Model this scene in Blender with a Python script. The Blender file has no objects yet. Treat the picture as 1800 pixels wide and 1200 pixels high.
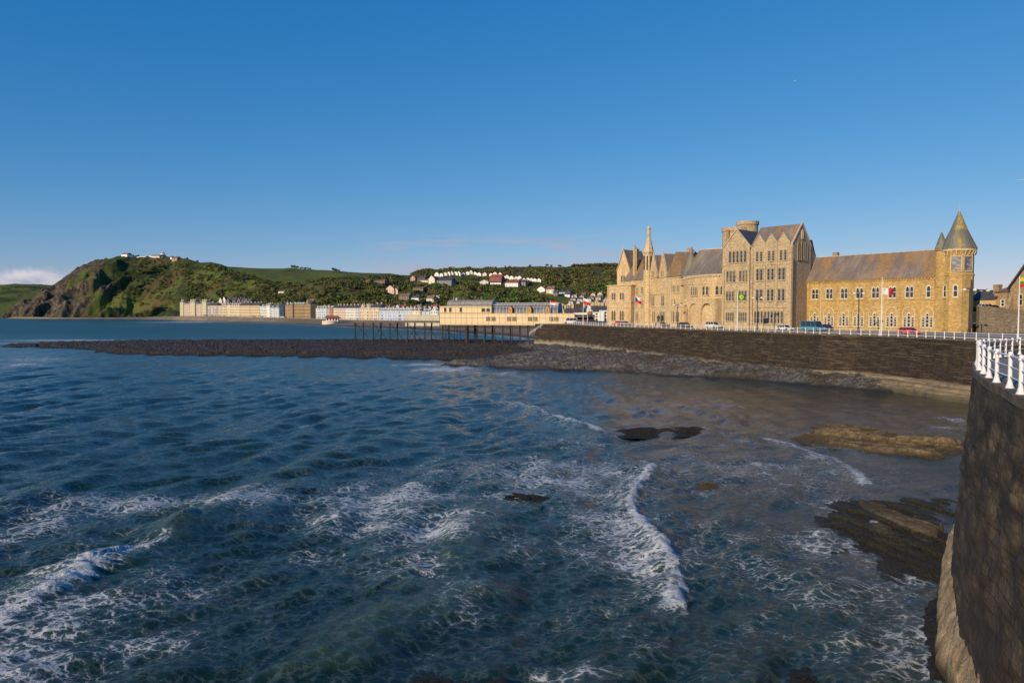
import bpy, bmesh, math, random
import numpy as np
from mathutils import Vector, Matrix
from mathutils.geometry import delaunay_2d_cdt

R = math.radians
rng = random.Random(7)
S = bpy.context.scene
COL = S.collection

# ------------------------------------------------------------------ camera, sky, sun, exposure
CAM_H = 13.4
PITCH = math.atan(51 / 1250)
cd = bpy.data.cameras.new("camera")
cd.sensor_width = 36; cd.lens = 25; cd.clip_start = 0.1; cd.clip_end = 60000
cam = bpy.data.objects.new("camera", cd); COL.objects.link(cam)
cam.location = (0, 0, CAM_H); cam.rotation_euler = (R(90) - PITCH, 0, 0)
S.camera = cam

SUN_AZ, SUN_EL = 219.0, 19.0          # clockwise from +Y, degrees
sdir = Vector((math.sin(R(SUN_AZ)) * math.cos(R(SUN_EL)), math.cos(R(SUN_AZ)) * math.cos(R(SUN_EL)), math.sin(R(SUN_EL))))
W = bpy.data.worlds.new("World"); S.world = W; W.use_nodes = True
wn = W.node_tree.nodes; wl = W.node_tree.links; wn.clear()
wout = wn.new("ShaderNodeOutputWorld"); wbg = wn.new("ShaderNodeBackground")
sky = wn.new("ShaderNodeTexSky"); sky.sky_type = 'NISHITA'; sky.sun_disc = False
sky.sun_elevation = R(SUN_EL); sky.sun_rotation = R(SUN_AZ); sky.altitude = 0
sky.air_density = 1.0; sky.dust_density = 0.0; sky.ozone_density = 5.0
hsv = wn.new("ShaderNodeHueSaturation"); hsv.inputs['Saturation'].default_value = 1.12; hsv.inputs['Value'].default_value = 1.0
wl.new(sky.outputs[0], hsv.inputs['Color'])
STR = 0.12; wbg.inputs['Strength'].default_value = STR
# clouds: a far cumulus bank low on the left and thin wisps low over the hill, laid out by sky direction
tc = wn.new("ShaderNodeTexCoord"); sep = wn.new("ShaderNodeSeparateXYZ"); wl.new(tc.outputs['Generated'], sep.inputs[0])
def wm(op, a, b=None, clamp=False, c=None):
    n = wn.new("ShaderNodeMath"); n.operation = op; n.use_clamp = clamp
    for i, v in enumerate((a, b, c)):
        if v is None: continue
        if isinstance(v, (int, float)): n.inputs[i].default_value = v
        else: wl.new(v, n.inputs[i])
    return n.outputs[0]
def wramp(v, a, b):
    n = wn.new("ShaderNodeMapRange"); n.interpolation_type = 'SMOOTHSTEP'; n.clamp = True
    wl.new(v, n.inputs[0]); n.inputs[1].default_value = a; n.inputs[2].default_value = b
    return n.outputs[0]
az = wm('ARCTAN2', sep.outputs[0], sep.outputs[1])     # radians right of +Y
el = wm('ARCSINE', sep.outputs[2])
comb = wn.new("ShaderNodeCombineXYZ"); wl.new(az, comb.inputs[0]); wl.new(el, comb.inputs[1])
def wnoise(sx, sy, detail, off):
    mp = wn.new("ShaderNodeMapping"); mp.inputs['Scale'].default_value = (sx, sy, 1); mp.inputs['Location'].default_value = (off, off * .7, 0)
    wl.new(comb.outputs[0], mp.inputs[0])
    n = wn.new("ShaderNodeTexNoise"); n.inputs['Scale'].default_value = 1; n.inputs['Detail'].default_value = detail; n.inputs['Roughness'].default_value = .6
    wl.new(mp.outputs[0], n.inputs['Vector']); return n.outputs[0]
sc_ = wn.new("ShaderNodeSeparateColor"); wl.new(hsv.outputs[0], sc_.inputs[0]); cc_ = wn.new("ShaderNodeCombineColor")
# grade of the clear sky (deeper blue overhead, softer horizon)
wl.new(wm('MAXIMUM', wm('MULTIPLY', wm('SUBTRACT', sc_.outputs[0], .030 / STR), .82), .0), cc_.inputs[0])
wl.new(wm('MULTIPLY', wm('POWER', wm('MULTIPLY', sc_.outputs[1], STR / .178), .72), .177 / STR), cc_.inputs[1])
wl.new(wm('MULTIPLY', wm('POWER', wm('MULTIPLY', sc_.outputs[2], STR / .402), .48), .462 / STR), cc_.inputs[2])
n1 = wnoise(26, 60, 6, 3.1)
top = wm('ADD', 0.052, wm('MULTIPLY', wm('SUBTRACT', wnoise(16, 8, 5, 8.2), .5), .05))
cum = wm('MULTIPLY', wramp(wm('SUBTRACT', top, el), -0.003, 0.008), wm('SUBTRACT', 1.0, wramp(az, -0.58, -0.54), True))
cum = wm('MULTIPLY', cum, wramp(n1, .28, .5))
cum = wm('MULTIPLY', cum, wramp(az, -.80, -.70))
cum = wm('MULTIPLY', cum, .80)
n2 = wnoise(7, 75, 5, 1.7)
band = wm('MULTIPLY', wramp(el, .050, .066), wm('SUBTRACT', 1.0, wramp(el, .095, .115), True))
band = wm('MULTIPLY', band, wm('MULTIPLY', wramp(az, -.24, -.10), wm('SUBTRACT', 1.0, wramp(az, .16, .26), True)))
wisp = wm('MULTIPLY', wm('MULTIPLY', band, wramp(n2, .44, .62)), .55)
n3 = wnoise(3, 30, 4, 5.5)
low = wm('MULTIPLY', wm('SUBTRACT', 1.0, wramp(el, .052, .080), True), wm('MULTIPLY', wramp(az, -.26, -.12), wm('SUBTRACT', 1.0, wramp(az, .16, .32), True)))
low = wm('MULTIPLY', wm('MULTIPLY', low, wramp(n3, .28, .56)), .60)
m1 = wn.new("ShaderNodeMixRGB"); wl.new(cc_.outputs[0], m1.inputs[1]); 
cm_ = wn.new("ShaderNodeMixRGB"); wl.new(wramp(wnoise(22, 46, 6, 6.6), .36, .64), cm_.inputs[0]); cm_.inputs[1].default_value = (3.3, 3.6, 4.6, 1); cm_.inputs[2].default_value = (6.2, 5.7, 6.0, 1); wl.new(cm_.outputs[0], m1.inputs[2])
wl.new(cum, m1.inputs[0])
m2 = wn.new("ShaderNodeMixRGB"); wl.new(m1.outputs[0], m2.inputs[1]); m2.inputs[2].default_value = (3.4, 3.55, 4.5, 1)
wl.new(wm('ADD', wisp, low, True), m2.inputs[0])
wl.new(m2.outputs[0], wbg.inputs[0]); wl.new(wbg.outputs[0], wout.inputs[0])

sl = bpy.data.lights.new("sun", 'SUN'); sl.energy = 4.4; sl.angle = R(0.53); sl.color = (1.0, 0.80, 0.55)
so = bpy.data.objects.new("sun", sl); COL.objects.link(so); so.rotation_euler = sdir.to_track_quat('Z', 'Y').to_euler()
so.location = sdir * 500
S.view_settings.view_transform = 'Standard'; S.view_settings.look = 'None'
S.view_settings.gamma = 1; S.view_settings.exposure = 0.0
S.cycles.max_bounces = 6; S.cycles.use_denoising = True; S.cycles.sample_clamp_indirect = 4
S.cycles.caustics_reflective = False; S.cycles.caustics_refractive = False

# ------------------------------------------------------------------ photo geometry helpers
def ray(px, py):
    cx = (px - 900) / 1250; cy = -(py - 600) / 1250
    return (cx, math.cos(PITCH) + cy * math.sin(PITCH), -math.sin(PITCH) + cy * math.cos(PITCH))
def G(px, py, z=0.0):                      # point on the level z seen at a pixel
    d = ray(px, py); t = (z - CAM_H) / d[2]; return (d[0] * t, d[1] * t)
def PX(px, d): return (px - 900) / 1250 * d   # x of a thing near the horizon row at distance d
def ZY(py, d): return CAM_H - (py - 549) * d / 1250
def proj(x, y, z):
    z = z - CAM_H; c, s = math.cos(PITCH), math.sin(PITCH)
    dep = y * c - z * s; up = y * s + z * c
    return 900 + 1250 * x / dep, 600 - 1250 * up / dep

# ------------------------------------------------------------------ numpy noise
_perm = np.random.RandomState(3).permutation(256); _perm = np.concatenate([_perm, _perm])
_g = np.random.RandomState(4).rand(256) * 2 * np.pi; _gx = np.cos(_g); _gy = np.sin(_g)
def pn(x, y, seed=0):
    x = np.asarray(x, float) + seed * 17.3; y = np.asarray(y, float) + seed * 9.1
    xi = np.floor(x).astype(int); yi = np.floor(y).astype(int); xf = x - xi; yf = y - yi
    u = xf * xf * xf * (xf * (xf * 6 - 15) + 10); v = yf * yf * yf * (yf * (yf * 6 - 15) + 10)
    def gr(ix, iy, dx, dy):
        h = _perm[(_perm[ix & 255] + iy) & 255]; return _gx[h] * dx + _gy[h] * dy
    a = gr(xi, yi, xf, yf); b = gr(xi + 1, yi, xf - 1, yf); c = gr(xi, yi + 1, xf, yf - 1); d = gr(xi + 1, yi + 1, xf - 1, yf - 1)
    return ((a + (b - a) * u) * (1 - v) + (c + (d - c) * u) * v) * 1.5
def fbm(x, y, o=4, seed=0, rough=.5):
    t = 0; a = 1; s = 0
    for i in range(o):
        t = t + a * pn(x * 2 ** i, y * 2 ** i, seed + i * 3); s += a; a *= rough
    return t / s
def ridged(x, y, o=4, seed=0):
    t = 0; a = 1; s = 0
    for i in range(o):
        t = t + a * (1 - np.abs(pn(x * 2 ** i, y * 2 ** i, seed + i * 5)) * 2); s += a; a *= .5
    return t / s
def sst(v, a, b):
    t = np.clip((np.asarray(v, float) - a) / (b - a), 0, 1); return t * t * (3 - 2 * t)
def polydist(X, Y, pts):                   # distance to an open polyline and signed side (+ right of travel)
    best = np.full(X.shape, 1e9); side = np.zeros(X.shape)
    for (x0, y0), (x1, y1) in zip(pts[:-1], pts[1:]):
        dx, dy = x1 - x0, y1 - y0; L = dx * dx + dy * dy + 1e-9
        t = np.clip(((X - x0) * dx + (Y - y0) * dy) / L, 0, 1)
        ex = X - x0 - t * dx; ey = Y - y0 - t * dy; d = np.hypot(ex, ey)
        m = d < best; best = np.where(m, d, best); side = np.where(m, np.sign(ex * dy - ey * dx), side)
    return best, side
def inside(X, Y, pts):
    r = np.zeros(X.shape, bool); n = len(pts)
    for i in range(n):
        x0, y0 = pts[i]; x1, y1 = pts[(i + 1) % n]
        if abs(y1 - y0) < 1e-9: continue
        c = ((y0 > Y) != (y1 > Y)) & (X < (x1 - x0) * (Y - y0) / (y1 - y0) + x0); r ^= c
    return r
def catmull(pts, step):
    P = [np.array(p, float) for p in pts]; P = [2 * P[0] - P[1]] + P + [2 * P[-1] - P[-2]]; out = []
    for i in range(1, len(P) - 2):
        L = np.linalg.norm(P[i + 1] - P[i]); n = max(1, int(L / step))
        for k in range(n):
            t = k / n; a, b, c, d = P[i - 1:i + 3]
            out.append(tuple(.5 * (2 * b + (c - a) * t + (2 * a - 5 * b + 4 * c - d) * t * t + (3 * b - a - 3 * c + d) * t ** 3)))
    out.append(tuple(P[-2])); return out

# ------------------------------------------------------------------ materials
def mat(name):
    m = bpy.data.materials.new(name); m.use_nodes = True; nt = m.node_tree
    b = nt.nodes['Principled BSDF']; return m, nt, b
class N:
    def __init__(s, nt): s.nt = nt
    def new(s, t, **k):
        n = s.nt.nodes.new(t)
        for a, v in k.items(): setattr(n, a, v)
        return n
    def link(s, a, b): s.nt.links.new(a, b)
    def val(s, sock, v):
        if hasattr(v, 'is_linked') or isinstance(v, bpy.types.NodeSocket): s.link(v, sock)
        else: sock.default_value = v
    def math(s, op, a, b=0, c=None, clamp=False):
        n = s.new("ShaderNodeMath", operation=op, use_clamp=clamp); s.val(n.inputs[0], a); s.val(n.inputs[1], b)
        if c is not None: s.val(n.inputs[2], c)
        return n.outputs[0]
    def ramp(s, v, a, b, lo=0., hi=1.):
        n = s.new("ShaderNodeMapRange", interpolation_type='SMOOTHSTEP'); s.val(n.inputs[0], v)
        s.val(n.inputs[1], a); s.val(n.inputs[2], b); s.val(n.inputs[3], lo); s.val(n.inputs[4], hi); return n.outputs[0]
    def mix(s, f, a, b, bt='MIX'):
        n = s.new("ShaderNodeMixRGB", blend_type=bt); s.val(n.inputs[0], f)
        for i, v in ((1, a), (2, b)):
            if isinstance(v, tuple): n.inputs[i].default_value = (*v, 1) if len(v) == 3 else v
            else: s.link(v, n.inputs[i])
        return n.outputs[0]
    def noise(s, vec, scale, detail=4, rough=.55, dist=0, out=0):
        n = s.new("ShaderNodeTexNoise"); s.val(n.inputs['Scale'], scale); n.inputs['Detail'].default_value = detail
        n.inputs['Roughness'].default_value = rough; n.inputs['Distortion'].default_value = dist
        if vec is not None: s.link(vec, n.inputs['Vector'])
        return n.outputs[out]
    def vor(s, vec, scale, feature='F1', out='Distance', rnd=1):
        n = s.new("ShaderNodeTexVoronoi", feature=feature); n.inputs['Scale'].default_value = scale
        n.inputs['Randomness'].default_value = rnd
        s.link(vec, n.inputs['Vector']); return n.outputs[out]
    def map(s, vec, scale, rot=(0, 0, 0), loc=(0, 0, 0)):
        n = s.new("ShaderNodeMapping"); n.inputs['Scale'].default_value = scale; n.inputs['Rotation'].default_value = rot
        n.inputs['Location'].default_value = loc; s.link(vec, n.inputs[0]); return n.outputs[0]
    def tex(s, o='Object'): return s.new("ShaderNodeTexCoord").outputs[o]
    def geo(s, o='Position'): return s.new("ShaderNodeNewGeometry").outputs[o]
    def attr(s, name, o='Fac'): return s.new("ShaderNodeAttribute", attribute_name=name).outputs[o]
    def xyz(s, v): n = s.new("ShaderNodeSeparateXYZ"); s.link(v, n.inputs[0]); return n.outputs
    def bump(s, h, dist=.05, strength=1, nrm=None):
        n = s.new("ShaderNodeBump"); n.inputs['Distance'].default_value = dist; s.val(n.inputs['Strength'], strength)
        s.link(h, n.inputs['Height'])
        if nrm is not None: s.link(nrm, n.inputs['Normal'])
        return n.outputs[0]
def plain(name, col, rough=.6, var=.18, scale=1.5, metal=0, spec=.4):
    m, nt, b = mat(name); n = N(nt); g = n.geo()
    f = n.noise(g, scale, 4); c = n.mix(n.ramp(f, .3, .7), tuple(x * (1 - var) for x in col), tuple(min(1, x * (1 + var)) for x in col))
    nt.links.new(c, b.inputs['Base Color']); b.inputs['Roughness'].default_value = rough; b.inputs['Metallic'].default_value = metal
    b.inputs['Specular IOR Level'].default_value = spec
    return m
def masonry(name, c1, c2, mortar, bw=.7, bh=.3, ms=.012, stain=None, stain_amt=.5, bumpd=.03, rough=.85, lichen=None):
    m, nt, b = mat(name); n = N(nt); uv = n.tex('UV'); g = n.geo()
    wob = n.mix(.02, uv, n.noise(uv, .8, 3, out=1), 'ADD')
    br = n.new("ShaderNodeTexBrick"); br.offset = .5; n.link(wob, br.inputs['Vector'])
    br.inputs['Color1'].default_value = (*c1, 1); br.inputs['Color2'].default_value = (*c2, 1); br.inputs['Mortar'].default_value = (*mortar, 1)
    br.inputs['Scale'].default_value = 1; br.inputs['Mortar Size'].default_value = ms; br.inputs['Brick Width'].default_value = bw
    br.inputs['Row Height'].default_value = bh; br.inputs['Mortar Smooth'].default_value = .3
    c = n.mix(n.ramp(n.noise(g, .35, 6, .65), .3, .72, .0, .6), br.outputs[0], tuple(x * .55 for x in c1))
    c = n.mix(n.ramp(n.noise(n.map(uv, (.8, 1.6, 1)), 1.6, 5, .7), .40, .66, 0, .75), c, tuple(min(1, x * 1.35) for x in c2))
    c = n.mix(n.ramp(n.noise(n.map(uv, (1, 2.2, 1), loc=(7, 3, 0)), 1.1, 5, .7), .50, .66, 0, .55), c, tuple(x * .5 for x in c1))
    if stain: c = n.mix(n.ramp(n.noise(n.map(g, (.5, .5, .12)), 1.2, 5), .48, .72, 0, stain_amt), c, stain)
    if lichen: c = n.mix(n.ramp(n.noise(g, .22, 6, .7), .56, .66, 0, .8), c, lichen)
    nt.links.new(c, b.inputs['Base Color']); b.inputs['Roughness'].default_value = rough
    h = n.math('ADD', n.math('MULTIPLY', br.outputs[1], -1), n.noise(g, 6, 4))
    nt.links.new(n.bump(h, bumpd), b.inputs['Normal']); return m

M = {}
M['gold'] = masonry('golden_stone', (.47, .30, .095), (.56, .38, .14), (.44, .31, .14), .7, .3, .02, stain=(.28, .17, .06), stain_amt=.5)
M['grey_tan'] = masonry('grey_tan_stone', (.45, .335, .195), (.53, .41, .245), (.40, .31, .19), .6, .3, .01, stain=(.25, .19, .12), stain_amt=.4)
M['honey'] = masonry('honey_stone', (.60, .43, .22), (.69, .51, .28), (.52, .38, .2), .6, .3, .01, stain=(.36, .25, .13), stain_amt=.4)
M['trim'] = plain('dressed_stone', (.56, .45, .28), .8, .15, .9)
M['trim_grey'] = plain('dressed_grey_stone', (.45, .37, .26), .8, .15, .9)
M['rubble'] = masonry('rubble_stone', (.20, .15, .10), (.29, .23, .16), (.15, .12, .09), .6, .33, .03, stain=(.14, .12, .07), stain_amt=.6, bumpd=.1)
M['church'] = masonry('church_stone', (.33, .23, .13), (.40, .29, .17), (.28, .22, .14), .5, .25, .015)
def slate(name, c1, c2, lichen, lo=.55, amt=.85):
    m, nt, b = mat(name); n = N(nt); uv = n.tex('UV'); g = n.geo()
    br = n.new("ShaderNodeTexBrick"); n.link(uv, br.inputs['Vector']); br.inputs['Scale'].default_value = 1
    br.inputs['Brick Width'].default_value = .35; br.inputs['Row Height'].default_value = .28; br.inputs['Mortar Size'].default_value = .012
    br.inputs['Color1'].default_value = (*c1, 1); br.inputs['Color2'].default_value = (*c2, 1); br.inputs['Mortar'].default_value = (*[x * .5 for x in c1], 1)
    c = n.mix(n.ramp(n.noise(n.map(uv, (1, .35, 1)), .5, 6, .65), .4, .72, 0, .7), br.outputs[0], tuple(x * 1.45 for x in c2))
    f = n.math('MULTIPLY', n.ramp(n.noise(n.map(uv, (1, .3, 1)), .16, 5, .6), lo, lo + .1), n.ramp(n.noise(uv, 1.6, 5, .7), .38, .62))
    c = n.mix(n.math('MULTIPLY', f, amt), c, lichen)
    nt.links.new(c, b.inputs['Base Color']); b.inputs['Roughness'].default_value = .6
    nt.links.new(n.bump(n.noise(g, 5, 4), .03), b.inputs['Normal']); return m
M['slate'] = slate('purple_slate', (.165, .128, .108), (.23, .182, .15), (.42, .22, .025), .47)
M['slate_green'] = slate('greenish_slate', (.16, .135, .115), (.215, .185, .15), (.17, .19, .07), .50, .9)
M['slate_dark'] = slate('dark_slate', (.055, .055, .065), (.085, .08, .09), (.12, .11, .08), .62)
M['slate_tower'] = slate('tower_slate', (.125, .125, .098), (.175, .17, .135), (.50, .33, .02), .46, .9)
m, nt, b = mat('window_glass'); n = N(nt)
b.inputs['Base Color'].default_value = (.03, .035, .045, 1); b.inputs['Roughness'].default_value = .12; b.inputs['Specular IOR Level'].default_value = .7
nt.links.new(n.bump(n.noise(n.geo(), .7, 2), .03), b.inputs['Normal']); M['glass'] = m
m, nt, b = mat('warm_glass'); n = N(nt)
c = n.mix(n.ramp(n.noise(n.geo(), .9, 2), .4, .6), (.05, .045, .045), (.16, .13, .10)); nt.links.new(c, b.inputs['Base Color'])
b.inputs['Roughness'].default_value = .25; M['glass_warm'] = m
M['white'] = plain('white_paint', (.78, .77, .73), .35, .05, 3)
M['white_rail'] = plain('white_rail_paint', (.82, .80, .80), .3, .06, 6)
M['black'] = plain('black_paint', (.015, .015, .017), .4)
M['lead'] = plain('lead_metal', (.42, .42, .42), .45)
M['rubber'] = plain('tyre_rubber', (.02, .02, .02), .8)
M['chrome'] = plain('wheel_metal', (.45, .45, .46), .3, .1, 2, .8)
M['asphalt'] = plain('asphalt', (.075, .072, .07), .9, .2, .6)
M['bronze'] = plain('weathered_bronze', (.03, .06, .05), .5)
M['pipe'] = plain('pale_pipe', (.62, .52, .34), .5)
M['pipe_dark'] = plain('dark_pipe', (.06, .05, .045), .5)
M['redroof'] = plain('red_tile', (.30, .085, .055), .8, .25, .4)
M['tan_roof'] = plain('brown_tile', (.20, .13, .10), .8, .25, .4)
M['pot'] = plain('clay_pot', (.42, .24, .14), .8)
M['lamp_glass'] = plain('lamp_globe', (.85, .85, .84), .2, .03)
M['tail'] = plain('tail_lamp', (.4, .01, .01), .2)
def paint(col, nm): 
    k = 'p_' + nm
    if k not in M: M[k] = plain(nm, col, .75, .10, .35)
    return M[k]

# ------------------------------------------------------------------ mesh builder
class MB:
    def __init__(s): s.v = []; s.f = []; s.uv = {}
    def add(s, vs, fs, uvs=None):
        o = len(s.v); s.v += [tuple(v) for v in vs]
        for i, f in enumerate(fs):
            if uvs: s.uv[len(s.f)] = uvs[i]
            s.f.append(tuple(k + o for k in f))
        return s
    def box(s, x0, x1, y0, y1, z0, z1):
        return s.add([(x0, y0, z0), (x1, y0, z0), (x1, y1, z0), (x0, y1, z0), (x0, y0, z1), (x1, y0, z1), (x1, y1, z1), (x0, y1, z1)],
                     [(0, 3, 2, 1), (4, 5, 6, 7), (0, 1, 5, 4), (1, 2, 6, 5), (2, 3, 7, 6), (3, 0, 4, 7)])
    def _prism(s, A, B):
        n = len(A); return s.add(A + B, [tuple(range(n)), tuple(range(2 * n - 1, n - 1, -1))] + [(i, i + n, (i + 1) % n + n, (i + 1) % n) for i in range(n)])
    def prism_y(s, poly, y0, y1): return s._prism([(x, y0, z) for x, z in poly], [(x, y1, z) for x, z in poly])
    def prism_x(s, poly, x0, x1): return s._prism([(x0, y, z) for y, z in poly], [(x1, y, z) for y, z in poly])
    def prism_z(s, poly, z0, z1): return s._prism([(x, y, z0) for x, y in poly], [(x, y, z1) for x, y in poly])
    def ring_y(s, inn, out, y0, y1):
        n = len(inn); V = [(x, y0, z) for x, z in inn] + [(x, y0, z) for x, z in out] + [(x, y1, z) for x, z in inn] + [(x, y1, z) for x, z in out]; F = []
        for i in range(n):
            j = (i + 1) % n
            F += [(i, j, j + n, i + n), (i + 2 * n, i + 3 * n, j + 3 * n, j + 2 * n), (i, i + 2 * n, j + 2 * n, j), (i + n, j + n, j + 3 * n, i + 3 * n)]
        return s.add(V, F)
    def tube(s, p0, p1, r0, r1=None, n=6):
        r1 = r0 if r1 is None else r1; p0 = Vector(p0); p1 = Vector(p1); d = (p1 - p0).normalized()
        a = d.orthogonal().normalized(); b = d.cross(a); V = []
        for p, r in ((p0, r0), (p1, r1)):
            for k in range(n):
                t = 2 * math.pi * k / n; V.append(p + (a * math.cos(t) + b * math.sin(t)) * r)
        return s.add(V, [(k, (k + 1) % n, (k + 1) % n + n, k + n) for k in range(n)] + [tuple(range(n - 1, -1, -1)), tuple(range(n, 2 * n))])
    def lathe(s, c, prof, n=12, rot=0):
        V = []; F = []; m = len(prof)
        for r, z in prof:
            for k in range(n):
                t = 2 * math.pi * k / n + rot; V.append((c[0] + r * math.cos(t), c[1] + r * math.sin(t), c[2] + z))
        UV = []
        for i in range(m - 1):
            for k in range(n):
                F.append((i * n + k, i * n + (k + 1) % n, (i + 1) * n + (k + 1) % n, (i + 1) * n + k))
                rr = max(prof[i][0], prof[i + 1][0]); L = 2 * math.pi * rr / n; d = math.hypot(prof[i + 1][0] - prof[i][0], prof[i + 1][1] - prof[i][1])
                z0 = prof[i][1]; UV.append([(k * L, z0), (k * L + L, z0), (k * L + L, z0 + d), (k * L, z0 + d)])
        s.add(V, F, UV)
        if prof[0][0] > 1e-4: s.add([V[k] for k in range(n)], [tuple(range(n - 1, -1, -1))])
        if prof[-1][0] > 1e-4: s.add([V[(m - 1) * n + k] for k in range(n)], [tuple(range(n))])
        return s
    def mesh(s, name, m, bevel=0, smooth=False):
        bm = bmesh.new(); vs = [bm.verts.new(v) for v in s.v]; uvl = bm.loops.layers.uv.new('UVMap'); mk_ = bm.faces.layers.int.new('own')
        for i, f in enumerate(s.f):
            try: fc = bm.faces.new([vs[k] for k in f])
            except ValueError: continue
            if i in s.uv:
                for l, uv in zip(fc.loops, s.uv[i]): l[uvl].uv = uv
                fc[mk_] = 1
        bmesh.ops.remove_doubles(bm, verts=bm.verts, dist=1e-4)
        bmesh.ops.recalc_face_normals(bm, faces=bm.faces); bm.normal_update()
        if bevel: bmesh.ops.bevel(bm, geom=list(bm.edges), offset=bevel, segments=2, affect='EDGES', clamp_overlap=True)
        bm.normal_update()
        for fc in bm.faces:
            fc.smooth = smooth
            if fc[mk_]: continue
            nr = fc.normal
            if abs(nr.z) > .97: 
                for l in fc.loops: l[uvl].uv = (l.vert.co.x, l.vert.co.y)
            else:
                t = Vector((-nr.y, nr.x, 0)).normalized(); up = nr.cross(t)
                if up.z < 0: up = -up
                for l in fc.loops: l[uvl].uv = (l.vert.co.dot(t), l.vert.co.dot(up))
        me = bpy.data.meshes.new(name); bm.to_mesh(me); bm.free()
        if m is not None: me.materials.append(m)
        return me
    def build(s, name, m, parent=None, loc=None, rz=0, bevel=0, smooth=False):
        return link(name, s.mesh(name, m, bevel, smooth), parent, loc, rz)
def link(name, me, parent=None, loc=None, rz=0):
    o = bpy.data.objects.new(name, me); COL.objects.link(o); o.parent = parent
    if loc: o.location = loc
    if rz: o.rotation_euler = (0, 0, rz)
    return o
def tag(o, label=None, cat=None, group=None, kind=None):
    if label: o['label'] = label
    if cat: o['category'] = cat
    if group: o['group'] = group
    if kind: o['kind'] = kind
    return o
def thing(name, label, cat, loc, rz=0, group=None):
    o = bpy.data.objects.new(name, None); COL.objects.link(o); o.empty_display_size = .5
    o.location = loc; o.rotation_euler = (0, 0, rz); return tag(o, label, cat, group)
def facade(name, label, cat, A, B, z, group=None):       # A, B: left and right foot of a facade as seen from the front
    t = thing(name, label, cat, (A[0], A[1], z), math.atan2(B[1] - A[1], B[0] - A[0]), group)
    L = math.hypot(B[0] - A[0], B[1] - A[1]); u = ((B[0] - A[0]) / L, (B[1] - A[1]) / L)
    def lx(px):                                           # local x on the facade seen at a pixel column
        k = (px - 900) / 1250; return (k * A[1] - A[0]) / (u[0] - k * u[1])
    def dy(px): return A[1] + u[1] * lx(px)
    def lz(py, px): return ZY(py, dy(px)) - z
    return t, L, lx, lz
def npmesh(name, V, F, m, attrs=None, uv=None, smooth=True):   # fast mesh from arrays, quads or tris
    me = bpy.data.meshes.new(name); V = np.asarray(V, np.float32); F = np.asarray(F, np.int32); k = F.shape[1]
    me.vertices.add(len(V)); me.vertices.foreach_set('co', V.ravel())
    me.loops.add(F.size); me.loops.foreach_set('vertex_index', F.ravel())
    me.polygons.add(len(F)); me.polygons.foreach_set('loop_start', np.arange(0, F.size, k, dtype=np.int32))
    me.polygons.foreach_set('use_smooth', np.full(len(F), smooth))
    me.update(calc_edges=True)
    for a, v in (attrs or {}).items():
        at = me.attributes.new(a, 'FLOAT', 'POINT'); at.data.foreach_set('value', np.asarray(v, np.float32).ravel())
    if uv is not None:
        l = me.uv_layers.new(name='UVMap'); l.data.foreach_set('uv', np.asarray(uv, np.float32)[F.ravel()].ravel())
    me.materials.append(m); return me
def gridfaces(nr, nc, keep=None):
    i = np.arange(nr * nc).reshape(nr, nc); F = np.stack([i[:-1, :-1], i[:-1, 1:], i[1:, 1:], i[1:, :-1]], -1).reshape(-1, 4)
    if keep is not None: F = F[keep.ravel()[F].any(1)]
    return F
def compact(V, F, attrs=None, uv=None):
    u, inv = np.unique(F, return_inverse=True); F2 = inv.reshape(F.shape)
    return V[u], F2, {k: np.asarray(v).ravel()[u] for k, v in (attrs or {}).items()}, (None if uv is None else uv[u])

# ================================================================== SHORE LINE AND SEA WALLS
NEAR = catmull([(-3.0, -40), (-2.7, -14), (-2.4, -5), (-1.6, -1.2), (-.6, .4), (.8, 1.2), (2.2, 1.9), (3.6, 3), (4.8, 5), (8.2, 9.3), (11.4, 13.8), (13.2, 17.4), (14.55, 20.5), (15.55, 22.45), (16.45, 24.45), (17.35, 26.15), (18.2, 27.7), (19.15, 29.4), (20.05, 30.8), (24.4, 37.4), (29.2, 43),  # first points: unseen stretch behind the camera, bent so sunlight reaches the footing
                (34, 47.8), (39.7, 52), (47, 56), (60, 62), (75, 72), (80, 85), (76, 95.5)], .5)
FARW = [(76, 95.5), (72.6, 101), (70, 109), (68, 122), (64.6, 133), (60.2, 138.5), (60.0, 140.5), (51.5, 161), (43.4, 181), (33, 206), (27.6, 219), (26.4, 221), (21.0, 247), (17, 255), (12.5, 259), (8.5, 261)]
FARC = catmull(FARW[:5], 1.0)[:-1] + [p for i in range(4, len(FARW) - 5) for p in [tuple(np.array(FARW[i]) + (np.array(FARW[i + 1]) - FARW[i]) * t) for t in np.linspace(0, 1, max(2, int(math.dist(FARW[i], FARW[i + 1]))), endpoint=False)]] + catmull(FARW[-5:], 1.0)
def zg(x, y): return np.interp(y, [30, 45, 55, 75, 101], [11, 10.6, 10.45, 10.0, 9.2])
def normals(P):
    P = np.array(P); t = np.gradient(P, axis=0); t /= np.linalg.norm(t, axis=1)[:, None] + 1e-9
    return np.stack([-t[:, 1], t[:, 0]], 1)

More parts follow.
